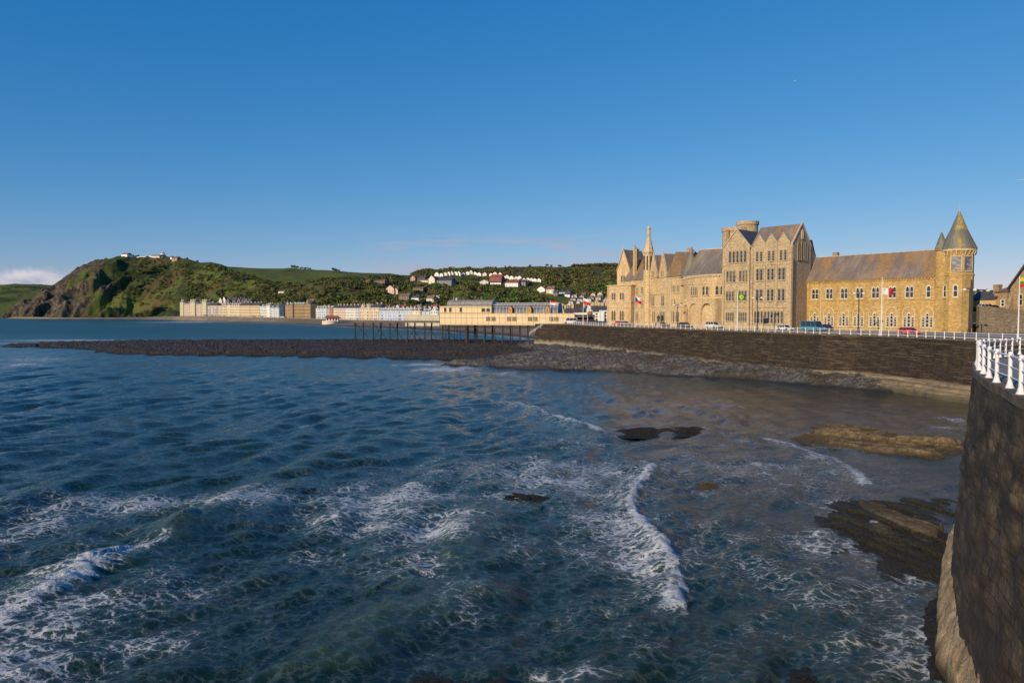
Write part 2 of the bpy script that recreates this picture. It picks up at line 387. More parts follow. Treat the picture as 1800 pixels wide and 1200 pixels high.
# --- wall material: dark wet coursed stone, pale mortar lines, stains, pale base
def wall_mat(name, near):
    m, nt, b = mat(name); n = N(nt); uv = n.tex('UV'); g = n.geo()
    wob = n.mix(.06, uv, n.noise(uv, .5, 4, out=1), 'ADD')
    br = n.new("ShaderNodeTexBrick"); n.link(wob, br.inputs['Vector']); br.inputs['Scale'].default_value = 1
    bw, bh = (1.0, .42) if not near else (1.3, .42)
    br.inputs['Brick Width'].default_value = bw; br.inputs['Row Height'].default_value = bh
    br.inputs['Mortar Size'].default_value = .035 if not near else .016; br.inputs['Mortar Smooth'].default_value = .4
    c1, c2 = ((.022, .017, .013), (.060, .045, .032)) if not near else ((.066, .049, .032), (.135, .10, .062))
    br.inputs['Color1'].default_value = (*c1, 1); br.inputs['Color2'].default_value = (*c2, 1); br.inputs['Mortar'].default_value = (.035, .027, .02, 1)
    # pale mortar in broken lines only
    lines = n.math('MULTIPLY', br.outputs[1], n.ramp(n.noise(n.map(uv, (.25, 2.2, 1)), 1.0, 3), .46, .62))
    c = n.mix(lines if not near else n.math('MULTIPLY', lines, .9), br.outputs[0], (.30, .22, .13))
    c = n.mix(n.ramp(n.noise(uv, .18, 6, .6), .40, .70, 0, .75), c, (.035, .027, .020))
    c = n.mix(n.ramp(n.noise(n.map(uv, (1.0, .28, 1), loc=(4, 1, 0)), .55, 6, .65), .54, .76, 0, .45), c, (.14, .105, .055))
    z = n.xyz(g)[2]; zz = n.math('ADD', z, n.math('MULTIPLY', n.noise(g, .45, 4), 2.2))
    if near:
        up = n.ramp(zz, 6.0, 9.6)
        pat = n.ramp(n.noise(n.map(uv, (.45, .9, 1)), 1.3, 6, .65), .42, .58)  # tan blotches: mottled stone tone plus sunlit upper patches put into the colour
        vc = n.mix(.35, uv, n.noise(uv, 1.2, 4, out=1), 'ADD'); vc = n.vor(n.map(vc, (.5, 1.05, 1)), 1.3, 'F1', 'Distance'); c = n.mix(n.ramp(vc, .34, .7, 0, .6), c, (.036, .028, .020)); c = n.mix(n.math('MULTIPLY', up, n.math('MULTIPLY', n.math('MULTIPLY', pat, n.ramp(vc, .75, .2)), .60)), c, (.22, .165, .085))
        c = n.mix(n.math('MULTIPLY', n.ramp(zz, 11.0, 11.9), .6), c, (.085, .07, .05))
    else:
        zz2 = n.math('SUBTRACT', zz, n.ramp(n.xyz(g)[1], 140, 235, 0, 1.6)); c = n.mix(n.ramp(zz2, 3.3, 1.7, 0, .85), c, (.34, .29, .22))
        c = n.mix(n.ramp(zz, 10.0, 10.8, 0, .6), c, (.075, .06, .045))
    nt.links.new(c, b.inputs['Base Color']); b.inputs['Roughness'].default_value = .8; b.inputs['Specular IOR Level'].default_value = .3
    h = n.math('ADD', n.math('MULTIPLY', br.outputs[1], -.8), n.noise(uv, 3.5, 5, .6))
    nt.links.new(n.bump(h, .10 if near else .08), b.inputs['Normal']); return m
M['wall_far'] = wall_mat('far_sea_wall_stone', False); M['wall_near'] = wall_mat('near_sea_wall_stone', True)
M['coping'] = plain('coping_stone', (.12, .10, .075), .85, .3, 1.2)
m, nt, b = mat('rough_concrete'); n = N(nt); g = n.geo()
c = n.mix(n.ramp(n.noise(g, 1.1, 6, .65), .35, .7), (.40, .29, .165), (.68, .52, .32)); c = n.mix(n.ramp(n.noise(g, 9, 4, .7), .60, .70), c, (.14, .10, .06))
c = n.mix(n.ramp(n.xyz(g)[2], 1.0, .1), c, (.055, .045, .028))
nt.links.new(c, b.inputs['Base Color']); b.inputs['Roughness'].default_value = .9; nt.links.new(n.bump(n.math('ADD', n.noise(g, 7, 6, .75), n.noise(g, 2.2, 5, .7)), .22), b.inputs['Normal']); M['concrete'] = m
m, nt, b = mat('layered_ledge'); n = N(nt); g = n.geo()
s_ = n.noise(n.map(g, (.12, .12, 3.5)), 1.4, 5, .6)
c = n.mix(n.ramp(s_, .35, .65), (.15, .11, .062), (.34, .26, .15)); c = n.mix(n.ramp(n.xyz(g)[2], 1.3, .3), c, (.09, .08, .045)); c = n.mix(n.ramp(n.noise(g, .7, 5), .52, .66, 0, .7), c, (.11, .10, .06))
nt.links.new(c, b.inputs['Base Color']); b.inputs['Roughness'].default_value = .85; nt.links.new(n.bump(s_, .25), b.inputs['Normal']); M['ledge'] = m

def sea_wall(name, label, P, mt, batter, zbase, disp, rows, copm, copw=.18):
    P = np.array(P); nr = normals(P); ztop = zg(P[:, 0], P[:, 1]); L = np.concatenate([[0], np.cumsum(np.linalg.norm(np.diff(P, axis=0), axis=1))])
    x0, y0 = P[len(P) // 2]; root = thing(name, label, 'sea wall', (float(x0), float(y0), 0))
    t = np.linspace(0, 1, rows)[:, None]; Z = ztop[None, :] - .25 - t * (ztop[None, :] - .25 - zbase)
    off = batter * t ** 1.3 + disp * fbm(L[None, :] / 1.4 + 0 * t, Z / 1.1, 4, 2) * (.3 + .7 * np.sin(np.pi * np.clip(t, 0, 1)))
    X = P[None, :, 0] + nr[None, :, 0] * off; Y = P[None, :, 1] + nr[None, :, 1] * off
    V = np.stack([X - x0, Y - y0, Z], -1).reshape(-1, 3); uv = np.stack([L[None, :] + 0 * Z, Z], -1).reshape(-1, 2)
    link('wall_face', npmesh('wall_face', V, gridfaces(rows, len(P)), mt, uv=uv, smooth=False), root)
    c = MB(); prof = [(-.55, .02), (copw, .02), (copw, -.26), (-.55, -.26)]
    rows_ = [[(P[i, 0] + nr[i, 0] * a - x0, P[i, 1] + nr[i, 1] * a - y0, ztop[i] + b) for a, b in prof] for i in range(len(P))]
    Vc = [v for r in rows_ for v in r]; Fc = []
    for i in range(len(P) - 1):
        for k in range(4): Fc.append((i * 4 + k, i * 4 + (k + 1) % 4, (i + 1) * 4 + (k + 1) % 4, (i + 1) * 4 + k))
    c.add(Vc, Fc); c.build('coping', copm, root); return root, (x0, y0)
M['coping_near'] = plain('grey_coping', (.15, .115, .075), .85, .4, 1.2)
nw, nwo = sea_wall('near_sea_wall', 'dark brown curved stone sea wall rising at the right edge of the picture', NEAR, M['wall_near'], .72, 1.2, .24, 70, M['coping_near'], .03)
fw, fwo = sea_wall('sea_wall', 'long dark stone sea wall in front of the old stone college', FARC, M['wall_far'], 1.3, 1.0, .05, 14, M['coping'])

# concrete footing of the near wall: rough, irregular edge
def strip(P, prof_fn, name, mt, parent, org, smooth=True):
    P = np.array(P); nr = normals(P); L = np.concatenate([[0], np.cumsum(np.linalg.norm(np.diff(P, axis=0), axis=1))]); rows = prof_fn(L)
    V = np.stack([np.stack([P[:, 0] + nr[:, 0] * o - org[0], P[:, 1] + nr[:, 1] * o - org[1], z], -1) for o, z in rows]).reshape(-1, 3)
    return link(name, npmesh(name, V, gridfaces(len(rows), len(P)), mt, smooth=smooth), parent)
NP = catmull([p for p in NEAR[::6]], .07)
NP = [p for p in NP if 8 < p[1] < 62 and p[0] > 7]
def prof_near(L):
    out = []
    w = .58 + .40 * fbm(L / 2.0, L * 0 + 3, 5, 5); w = np.maximum(w, .2)
    w = w * np.interp(L, [0, 36, 44, 60], [1, 1, .5, .3])
    for t, zz in ((0, 1.0), (.04, 1.0), (.16, .97), (.28, .92), (.4, .86), (.5, .78), (.6, .70), (.68, .6), (.76, .50), (.84, .38), (.92, .22), (1.0, .02), (1.12, -.3), (1.3, -1.2)):
        o = .50 + w * t + .20 * fbm(L * 1.2, L * 0 + t * 3, 4, 7) * (t > 0) + .08 * fbm(L * 5, L * 0 + t * 13, 3, 17) * (t > 0); z = 2.3 * zz * np.ones_like(L) + .20 * fbm(L * 1.0, L * 0 + t * 3, 4, 8) + .10 * fbm(L * 5, L * 0 + t * 11, 3, 9)
        out.append((o, z))
    return out
strip(NP, prof_near, 'footing', M['concrete'], nw, nwo)
# layered ledge at the foot of the far wall
FP = catmull([p for p in FARC if p[1] < 175][::3], .6)
def prof_far(L):
    out = []; tot = L[-1]; k = np.interp(L, [0, tot * .5, tot * .8, tot], [1, 1, .45, .0])
    w = (3.4 + .9 * fbm(L / 7, L * 0, 3, 12)) * k + .2
    for t, zz in ((0, 2.5), (.12, 2.4), (.3, 2.2), (.34, 1.8), (.6, 1.65), (.64, 1.2), (.9, 1.05), (.96, .5), (1.05, -.8)):
        out.append((.6 + w * t + .25 * fbm(L / 1.5, L * 0 + t * 7, 3, 13) * (t > .1), (zz + .12 * fbm(L / 1.1, L * 0 + t * 4, 3, 14)) * (.55 + .45 * k)))
    return out
strip(FP, prof_far, 'ledge', M['ledge'], fw, fwo, False)

# ------------------------------------------------------------------ promenade and road sheet (one land sheet inside the walls)
bnd = list(NEAR[::3]) + [NEAR[-1]] + list(FARC[1:])
inl = [(20, 268), (30, 285), (34, 300), (420, 300), (420, -45), (-1, -45)]
poly = [tuple(map(float, p)) for p in bnd + inl]
pts = [Vector(p) for p in poly]; ne = len(pts); edges = [(i, (i + 1) % ne) for i in range(ne)]
gx, gy = np.meshgrid(np.arange(-18, 415, 8.), np.arange(-40, 298, 6.)); gx = gx.ravel(); gy = gy.ravel(); ins = inside(gx, gy, poly)
pts += [Vector((a, b)) for a, b in zip(gx[ins], gy[ins])]
r_ = delaunay_2d_cdt(pts, edges, [], 1, .001)
GV = [(v.x, v.y, float(zg(v.x, v.y)) - .004) for v in r_[0]]
m, nt, b = mat('promenade_paving'); n = N(nt); g = n.geo()
c = n.mix(n.ramp(n.noise(g, .25, 5), .35, .7), (.21, .185, .165), (.28, .25, .225)); c = n.mix(n.ramp(n.noise(g, 12, 3), .4, .7, 0, .3), c, (.16, .14, .13))
nt.links.new(c, b.inputs['Base Color']); b.inputs['Roughness'].default_value = .85; M['prom'] = m
bm = MB(); bm.add(GV, [tuple(f) for f in r_[2]]); tag(bm.build('promenade', M['prom']), kind='structure')
def offs(P, o): P = np.array(P); return P - normals(P) * o
def ribbon(name, P, o0, o1, dz, mt, step=1):
    a = offs(P, o0)[::step]; b_ = offs(P, o1)[::step]; k = len(a)
    V = [(x, y, float(zg(x, y)) + dz) for x, y in a] + [(x, y, float(zg(x, y)) + dz) for x, y in b_]
    q = MB(); q.add(V, [(i, i + 1, i + 1 + k, i + k) for i in range(k - 1)]); return q
RP = [p for p in FARC if 100 < p[1] < 240]
RPs = catmull(RP[::12] + [RP[-1]], 2.0)
tag(ribbon('road', RPs, 6.0, 13.5, .004, None).build('road', M['asphalt']), kind='structure')
kb = MB(); a = offs(RPs, 5.7); b_ = offs(RPs, 6.0)
for i in range(len(a) - 1):
    z0 = float(zg(*a[i])); kb.add([(a[i][0], a[i][1], z0), (b_[i][0], b_[i][1], z0), (b_[i][0], b_[i][1], z0 + .12), (a[i][0], a[i][1], z0 + .12), (a[i + 1][0], a[i + 1][1], z0), (b_[i + 1][0], b_[i + 1][1], z0), (b_[i + 1][0], b_[i + 1][1], z0 + .12), (a[i + 1][0], a[i + 1][1], z0 + .12)],
                                   [(0, 1, 5, 4), (1, 2, 6, 5), (2, 3, 7, 6), (3, 0, 4, 7)])
tag(kb.build('kerb', M['trim_grey']), kind='structure')
mk = MB(); c0 = offs(RPs, 9.7); c1 = offs(RPs, 9.85)
for i in range(0, len(c0) - 1, 2):
    mk.add([(*c0[i], 9.212), (*c0[i + 1], 9.212), (*c1[i + 1], 9.212), (*c1[i], 9.212)], [(0, 1, 2, 3)])
tag(mk.build('road_marking', M['white']), kind='structure')

# ------------------------------------------------------------------ railings
def post_mesh():
    q = MB(); q.lathe((0, 0, 0), [(.125, 0), (.125, .025), (.105, .05), (.075, .17), (.062, .22), (.06, .95), (.085, .985), (.085, 1.02), (.06, 1.05), (.075, 1.09), (.055, 1.14), (.0, 1.155)], 12)
    return q.mesh('post', M['white_rail'], smooth=False)
PM = post_mesh()
def railing(label, P, spacing, inset, anchor=None):
    P = offs(P, inset); L = np.concatenate([[0], np.cumsum(np.linalg.norm(np.diff(P, axis=0), axis=1))]); k = int(L[-1] / spacing) - 1; o_ = 0 if anchor is None else L[np.argmin(np.hypot(P[:, 0] - anchor[0], P[:, 1] - anchor[1]))] % spacing
    pos = [(float(np.interp(o_ + i * spacing, L, P[:, 0])), float(np.interp(o_ + i * spacing, L, P[:, 1]))) for i in range(k + 1)]
    x0, y0 = pos[len(pos) // 2]; root = thing('railing', label, 'railing', (x0, y0, float(zg(x0, y0))), 0)
    z0 = root.location.z
    for x, y in pos:
        link('post', PM, root, (x - x0, y - y0, float(zg(x, y)) + .02 - z0))
    for h, r in ((1.04, .036), (.70, .02), (.38, .02)):
        q = MB()
        for (xa, ya), (xb, yb) in zip(pos[:-1], pos[1:]):
            q.tube((xa - x0, ya - y0, float(zg(xa, ya)) - z0 + h), (xb - x0, yb - y0, float(zg(xb, yb)) - z0 + h), r, n=8)
        q.build('rail', M['white_rail'], root)
    return root
railing('white iron railing with stout posts close by on the wall at the right edge', NEAR[60:], 1.96, .18, (15.7, 22.4))
railing('long white iron railing along the sea wall before the stone college', FARC[3:-12], 2.1, .2)
# short flight of rails going down at the far end of the wall
rt = thing('handrail', 'short white sloping handrail on the steps at the far end of the sea wall', 'handrail', (12.5, 259.3, 9.2))
q = MB(); q.tube((0, 0, 1.0), (-6, 1.5, -3.2), .07); q.tube((0, 0, .5), (-6, 1.5, -3.7), .05); q.build('rail', M['white_rail'], rt)
for k in range(4):
    q = MB(); q.tube((-2 * k, .5 * k, -1.4 * k - .1), (-2 * k, .5 * k, -1.4 * k + 1.0), .07); q.build('post', M['white_rail'], rt)

# ================================================================== TERRAIN
def build_terrain(cols, pxs, nt_, dfun=None):
    K = len(cols[0][1]); cp = np.array([c[0] for c in cols], float)
    D = np.array([[k[0] for k in c[1]] for c in cols], float); Z = np.array([[k[1] for k in c[1]] for c in cols], float)
    tt = np.linspace(0, K - 1, nt_)
    d = np.stack([np.interp(pxs, cp, D[:, j]) for j in range(K)]); z = np.stack([np.interp(pxs, cp, Z[:, j]) for j in range(K)])
    i0 = np.minimum(tt.astype(int), K - 2); f = (tt - i0)[:, None]
    d2 = d[i0] * (1 - f) + d[i0 + 1] * f; z2 = z[i0] * (1 - f) + z[i0 + 1] * f
    return tt, d2, z2
def blur(a, k, axis):
    pad = [(0, 0), (0, 0)]; pad[axis] = (k, k); b = np.pad(a, pad, mode='edge'); c = np.cumsum(b, axis=axis)
    if axis == 0: c = np.vstack([np.zeros((1, c.shape[1])), c]); return (c[2 * k + 1:] - c[:-(2 * k + 1)]) / (2 * k + 1)
    c = np.hstack([np.zeros((c.shape[0], 1)), c]); return (c[:, 2 * k + 1:] - c[:, :-(2 * k + 1)]) / (2 * k + 1)
raw = [  # px: waterline d, (beach top d,y), (foot d,y), (mid d,y), (crest d,y)
 (2, 1560, (1575, 563), (1590, 564), (1605, 565), (1640, 566)),
 (13, 1530, (1545, 559), (1560, 558), (1580, 557), (1620, 557)),
 (22, 1500, (1515, 557), (1530, 553), (1560, 548), (1600, 545)),
 (36, 1465, (1480, 557), (1500, 552), (1530, 543), (1580, 534)),
 (60, 1420, (1436, 557), (1462, 547), (1500, 533), (1560, 524.5)),
 (76, 1410, (1428, 557.5), (1455, 547), (1495, 530), (1570, 511)),
 (105, 1390, (1410, 558), (1440, 545), (1490, 520), (1590, 493)),
 (124, 1385, (1405, 558), (1440, 543), (1495, 512), (1600, 479)),
 (151, 1370, (1395, 558), (1430, 544), (1500, 502), (1620, 464)),
 (170, 1365, (1392, 558), (1432, 543), (1510, 496), (1635, 456.5)),
 (201, 1345, (1380, 558), (1440, 544), (1530, 490), (1650, 451)),
 (231, 1320, (1365, 557.5), (1430, 547), (1540, 495), (1670, 448.5)),
 (258, 1290, (1345, 557), (1410, 548), (1530, 500), (1680, 448.5)),
 (302, 1180, (1240, 556), (1350, 548), (1500, 505), (1680, 450)),
 (322, 1110, (1150, 555.5), (1310, 547), (1460, 505), (1650, 451.5)),
 (339, 1080, (1110, 555.5), (1300, 546), (1450, 505), (1620, 456)),
 (365, 1030, (1062, 555.5), (1250, 545), (1400, 508), (1560, 464)),
 (400, 1005, (1040, 556), (1200, 545), (1350, 513), (1500, 475)),
 (440, 960, (1000, 557), (1150, 545), (1300, 518), (1440, 486)),
 (480, 890, (945, 558), (1080, 546), (1230, 522), (1350, 497)),
 (510, 820, (905, 559), (1040, 545), (1180, 520), (1330, 499)),
 (560, 720, (850, 560), (1000, 543), (1150, 515), (1350, 492)),
 (620, 645, (785, 562), (950, 545), (1150, 515), (1450, 489)),
 (680, 590, (722, 563.5), (900, 545), (1150, 515), (1500, 486)),
 (708, 565, (700, 564), (900, 545), (1180, 512), (1530, 488)),
 (721, 560, (690, 564), (900, 545), (1200, 510), (1550, 483.5)),
 (742, 530, (670, 564.5), (900, 545), (1220, 507), (1580, 476)),
 (757, 520, (655, 565), (900, 545), (1250, 505), (1600, 472)),
 (806, 465, (610, 566), (870, 545), (1250, 505), (1640, 469.5)),
 (867, 415, (555, 567), (850, 545), (1250, 505), (1650, 470)),
 (893, 395, (525, 567.5), (820, 545), (1230, 505), (1650, 467.5)),
 (940, 350, (450, 568), (800, 545), (1200, 505), (1650, 468)),
 (973, 320, (430, 568), (800, 545), (1200, 505), (1650, 468.5)),
 (1000, 300, (420, 566), (800, 545), (1250, 505), (1650, 468)),
 (1071, 297, (400, 563), (850, 545), (1250, 505), (1650, 467.5)),
 (1200, 297, (400, 563), (900, 543), (1250, 510), (1650, 472)),
 (1450, 297, (400, 563), (900, 540), (1250, 520), (1600, 490)),
 (1700, 297, (400, 562), (700, 545), (1000, 525), (1400, 509)),
 (1760, 297, (400, 562), (700, 545), (1000, 528), (1400, 511)),
 (2250, 297, (400, 562), (700, 545), (1000, 528), (1400, 511))]
cols = []
for px, dw, a, b1, c1, e in raw:
    zw = -1.2 if px < 990 else 9.12
    za = max(ZY(a[1], a[0]), -2); 
    k = [(dw - 12, zw), (dw + 14, zw + 1.4 if px < 990 else zw), (a[0], za), (a[0] + (38 if px > 310 else 6), za + .15)]
    for q_ in (b1, c1, e): k.append((max(q_[0], k[-1][0] + 8), ZY(q_[1], q_[0])))
    zc = k[-1][1]; k.append((e[0] + 160, zc - 12 if zc > 20 else zc)); k.append((e[0] + 700, max(zc - 95, -4)))
    cols.append((px, k))
pxs = np.arange(2, 2251, 2.2); NT = 230
tt, Td, Tz = build_terrain(cols, pxs, NT)
T_ = tt[:, None] + 0 * Td
Tz_raw = Tz.copy(); Tz = blur(blur(Tz, 2, 0), 3, 1)
TX = (pxs[None, :] - 900) / 1250 * Td; TY = Td
PXg = pxs[None, :] + 0 * Td
hw = sst(T_, 3.4, 4.3)                                  # relief starts behind the seafront
headl = 1 - sst(PXg, 250, 340)
crest = 1 - .75 * np.exp(-((T_ - 6) / .35) ** 2)
rock = headl * sst(T_, 2.4, 3.4)
# gullies and spurs on the headland run down towards the sea
A = TX * .8 + TY * .35
gul = ridged((TX * .92 - TY * .2) / 70 + fbm(TX / 90, TY / 90, 2, 4) * .5, TY / 260, 4, 21)
Tz += rock * crest * (gul - .55) * 44 * np.clip(T_ - 2.6, 0, 1) * (T_ < 7)
Tz += rock * crest * ridged(TX / 22, TY / 30, 4, 33) * 7 - rock * 3.4
Tz += hw * (1 - headl) * crest * (fbm(TX / 120, TY / 150, 4, 6) * 20 + ridged(TX / 60, TY / 110, 3, 9) * 5 - 2)
Tz += hw * fbm(TX / 14, TY / 14, 3, 10) * 2.0
Tz += sst(T_, .9, 1.5) * (1 - sst(T_, 1.6, 2)) * fbm(TX / 20, TY / 20, 3, 11) * .35
beach = (1 - sst(T_, 1.9, 2.25)) * (PXg < 1010)
rocky = rock * sst(1 - PXg / 260 + .55 * fbm(TX / 45, TY / 45, 4, 15) + .35 * (gul - .5), .25, .55)
fieldm = sst(fbm(TX / 130, TY / 200, 3, 18), -.05, .12) * hw * (1 - rocky)
fieldm = np.where((PXg > 180) & (PXg < 320) & (T_ < 4.4), np.maximum(fieldm, .9 * hw), fieldm)
brown = sst(fbm(TX / 90, TY / 90, 4, 19), .0, .25) * hw
brown = np.maximum(brown, ((PXg > 500) & (PXg < 640) & (T_ > 4.6)) * sst(fbm(TX / 50, TY / 50, 3, 20), -.2, .1))
brown = np.maximum(brown, ((PXg > 900) & (T_ > 4.8)) * sst(fbm(TX / 70, TY / 70, 3, 26), -.25, .15) * .9)

def hill_mat(name):
    m, nt, b = mat(name); n = N(nt); g = n.geo()
    big = n.noise(g, .012, 5, .6); med = n.noise(g, .06, 5, .65); fine = n.noise(g, .35, 5, .7)
    dark = n.mix(n.ramp(med, .35, .65), (.030, .045, .016), (.075, .095, .028))
    grass = n.mix(n.ramp(med, .3, .7), (.085, .125, .026), (.165, .18, .045))
    grass = n.mix(n.ramp(fine, .45, .65, 0, .55), grass, (.06, .07, .02))
    c = n.mix(n.attr('field'), dark, grass)
    c = n.mix(n.math('MULTIPLY', n.attr('brown'), n.ramp(fine, .3, .6)), c, (.12, .085, .040))
    rk = n.mix(n.ramp(n.noise(n.map(g, (1, 1, .35)), .16, 6, .7), .38, .66), (.038, .032, .026), (.19, .152, .112))
    rk = n.mix(n.ramp(fine, .5, .7, 0, .5), rk, (.05, .042, .035))
    rk = n.mix(n.ramp(med, .52, .62, 0, .7), rk, (.085, .095, .03))
    c = n.mix(n.attr('rocky'), c, rk)
    sand = n.mix(n.ramp(med, .3, .7), (.20, .16, .125), (.27, .22, .17))
    sand = n.mix(n.ramp(n.xyz(g)[2], 1.6, .4), sand, (.10, .085, .072))
    c = n.mix(n.attr('beach'), c, sand)
    nt.links.new(c, b.inputs['Base Color']); b.inputs['Roughness'].default_value = .95; b.inputs['Specular IOR Level'].default_value = .15
    nt.links.new(n.bump(n.math('ADD', fine, med), 2.2), b.inputs['Normal']); return m
M['hill'] = hill_mat('hillside')
V = np.stack([TX, TY, Tz], -1).reshape(-1, 3)
tag(link('hills', npmesh('hills', V, gridfaces(NT, len(pxs)), M['hill'], dict(beach=beach, rocky=rocky, field=fieldm, brown=brown))), kind='structure')
def tz(x, y):                                            # terrain height under a point
    px = 900 + 1250 * x / y; j = int(np.clip((px - pxs[0]) / 2.2, 0, len(pxs) - 1)); return float(np.interp(y, Td[:, j], Tz[:, j]))
def seen(px, py, dmin=700):                              # where the ray through a pixel meets the hills
    j = int(np.clip(round((px - pxs[0]) / 2.2), 0, len(pxs) - 1)); yy = 549 - (Tz[:, j] - CAM_H) * 1250 / Td[:, j]
    ok = np.where((Td[:, j] > dmin) & (yy <= py))[0]
    i = ok[0] if len(ok) else int(np.argmin(yy)); d = float(Td[i, j]); return PX(px, d), d, float(Tz[i, j])

# ridge of green fields behind, far green hill on the left
def ridge(name, cp, cy, dn, df, d0z, seed, amp, fld):
    p = np.arange(cp[0], cp[-1], 3.); c = np.interp(p, cp, cy); NTt = 70; s = np.linspace(0, 1.35, NTt)[:, None]
    D = dn + (df - dn) * s + 0 * p; zc = CAM_H - (c - 549) * df / 1250
    Zr = np.where(s <= 1, d0z + (zc[None, :] - d0z) * np.sin(np.clip(s, 0, 1) * np.pi / 2) ** 1.1, zc[None, :] - (s - 1) * 120)
    X = (p[None, :] - 900) / 1250 * D; Zr = Zr + fbm(X / 150, D / 220, 4, seed) * amp * np.sin(np.clip(s, 0, 1) * np.pi) 
    f = sst(fbm(X / 160, D / 300, 2, seed + 2), -.35, -.15) * fld; br_ = sst(fbm(X / 120, D / 120, 3, seed + 5), .15, .35) * .6
    Vv = np.stack([X, D, Zr], -1).reshape(-1, 3)
    tag(link(name, npmesh(name, Vv, gridfaces(NTt, len(p)), M['hill'], dict(beach=0 * X, rocky=0 * X, field=f, brown=br_))), kind='structure')
ridge('hills', [300, 340, 358, 372, 390, 401, 430, 453, 488, 509, 554, 601, 641, 684, 708, 760, 900], [470, 466, 464, 463.5, 467, 471, 472.5, 473.5, 474.5, 474, 476.5, 478.5, 481.5, 483, 487.5, 490, 500], 1500, 2250, 40, 40, 12, 1.0)
ridge('hills', [-900, -500, -200, 0, 30, 60, 90, 130, 200, 300], [515, 508, 505, 503, 501.5, 502, 504, 504.5, 508, 515], 2300, 4200, -3, 50, 25, 1.0)
tag(MB().add([(-9000, 3000, -3), (9000, 3000, -3), (16000, 16000, -3), (-16000, 16000, -3)], [(0, 1, 2, 3)]).build('ground', M['hill']), kind='structure')
q = MB().add([(-6000, -3000, -6), (6000, -3000, -6), (6000, 3000, -6), (-6000, 3000, -6)], [(0, 1, 2, 3)]); tag(q.build('ground', M['hill']), kind='structure')

# ================================================================== SEA
def sea_rows():
    d = [12.]; 
    while d[-1] < 11000:
        x = d[-1]; d.append(x * (1.0046 if x < 500 else 1.02 if x < 2500 else 1.15))
    return np.array(d)
dr = sea_rows(); ang = np.concatenate([np.linspace(R(-75), R(-38), 60, endpoint=False), np.linspace(R(-38), R(39), 760), np.linspace(R(39), R(75), 50)[1:]])
SD, SA = np.meshgrid(dr, ang, indexing='ij'); SX = SD * np.sin(SA) / np.cos(SA).clip(.55); SX = SD * np.tan(SA); SY = SD + 0 * SA
cell = SD * .0055
# shoreline calm factor: small waves in the lee of the wall
rs = np.random.RandomState(11); H = np.zeros_like(SX)
shelter = sst(SX - np.interp(SY, [20, 40, 60, 100, 140, 200], [9, 16, 22, 30, 34, 10]), -4, 14)
wx = SX + 3.5 * fbm(SX / 30, SY / 30, 2, 40); wy = SY + 3.5 * fbm(SX / 34, SY / 30, 2, 41)
for i in range(84):
    lam = .5 * (10 / .5) ** rs.rand(); th = (R(-68) + rs.randn() * .55) if lam < 4 else (R(-12) + rs.randn() * .28); k = 2 * np.pi / lam
    a = (.019 * lam ** .76 if lam < 4 else .020 * lam ** .72) * (.6 + .8 * rs.rand()) * (1.0 if lam < 6 else .75)
    w = np.clip(2 - cell * 3.5 / lam * 2, 0, 1); ph = rs.rand() * 6.28
    sph = k * (wx * np.cos(th) + wy * np.sin(th)) + ph; H += a * w * (np.sin(sph) + .28 * np.cos(2 * sph)) * (1 - .62 * shelter)
H += .42 * np.sin((wx * .97 - wy * .22) * 2 * np.pi / 17 + 2 * fbm(SX / 50, SY / 50, 2, 44)) * (1 - .7 * shelter) * np.exp(-SD / 260)
H *= .47
foam = np.zeros_like(SX)
def crestline(ppts, A, wf, wb, fo, trail, z=0.2):
    global H, foam
    pts_ = catmull([G(*p, z) for p in ppts], .6); L = [0]
    xs = [p[0] for p in pts_]; ys = [p[1] for p in pts_]; m_ = (SX > min(xs) - 14) & (SX < max(xs) + 14) & (SY > min(ys) - 14) & (SY < max(ys) + 14)
    X = SX[m_]; Y = SY[m_]; d, s = polydist(X + .35 * fbm(X / 1.6, Y / 1.6, 3, 50), Y, pts_)
    # fade at the ends
    e0 = np.hypot(X - pts_[0][0], Y - pts_[0][1]); e1 = np.hypot(X - pts_[-1][0], Y - pts_[-1][1]); fade = sst(np.minimum(e0, e1), 0, 4)
    sd = d * s                                                # + = seaward or landward by travel; crest drawn far to near => + side is left
    front = sd < 0
    h = A * np.where(front, np.exp(-(d / wf) ** 2), np.exp(-(d / wb) ** 2)) * fade
    H[m_] += h * (1 + .25 * fbm(X / .7, Y / .7, 3, 51) * (fo > .3))
    f = fo * np.where(front, np.exp(-(d / (wf * 1.15)) ** 4), np.exp(-(d / .8) ** 2)) * (.25 + .75 * sst(np.minimum(e0, e1), 0, 1.5))
    f = np.maximum(f, trail * np.where(front, np.exp(-(d / 1.8) ** 2) * .7, np.exp(-(d / 4.2) ** 2)) * fade)
    foam[m_] = np.maximum(foam[m_], f)
# lines are drawn from far to near: the shore side (+X) is then on the left of travel
crestline([(265, 950), (215, 972), (150, 1005), (90, 1035), (40, 1060), (-20, 1090), (-60, 1105)], .44, 1.0, 2.4, .95, .42)
crestline([(500, 868), (440, 882), (370, 902), (310, 930), (255, 955)], .72, .95, 2.6, .0, .25)
crestline([(1125, 808), (1150, 822), (1128, 845), (1112, 880), (1132, 915), (1160, 955), (1178, 985), (1195, 1015), (1190, 1045), (1186, 1078)], .40, .42, 1.8, .85, .50)
crestline([(880, 703), (935, 715), (985, 735), (1058, 756)], .40, .8, 2.6, .78, .38)
crestline([(1330, 765), (1375, 774), (1440, 792), (1490, 815), (1530, 850)], .12, .5, 1.5, .64, .4)
crestline([(1478, 1085), (1492, 1118), (1470, 1140), (1462, 1178)], .22, .5, 1.0, .5, .4)
crestline([(920, 905), (860, 935), (830, 950), (790, 985), (735, 1010)], .42, 1.1, 2.8, .0, .28)
crestline([(1180, 1085), (1140, 1120), (1120, 1170), (1100, 1210)], .45, 1.0, 2.6, .0, .12)
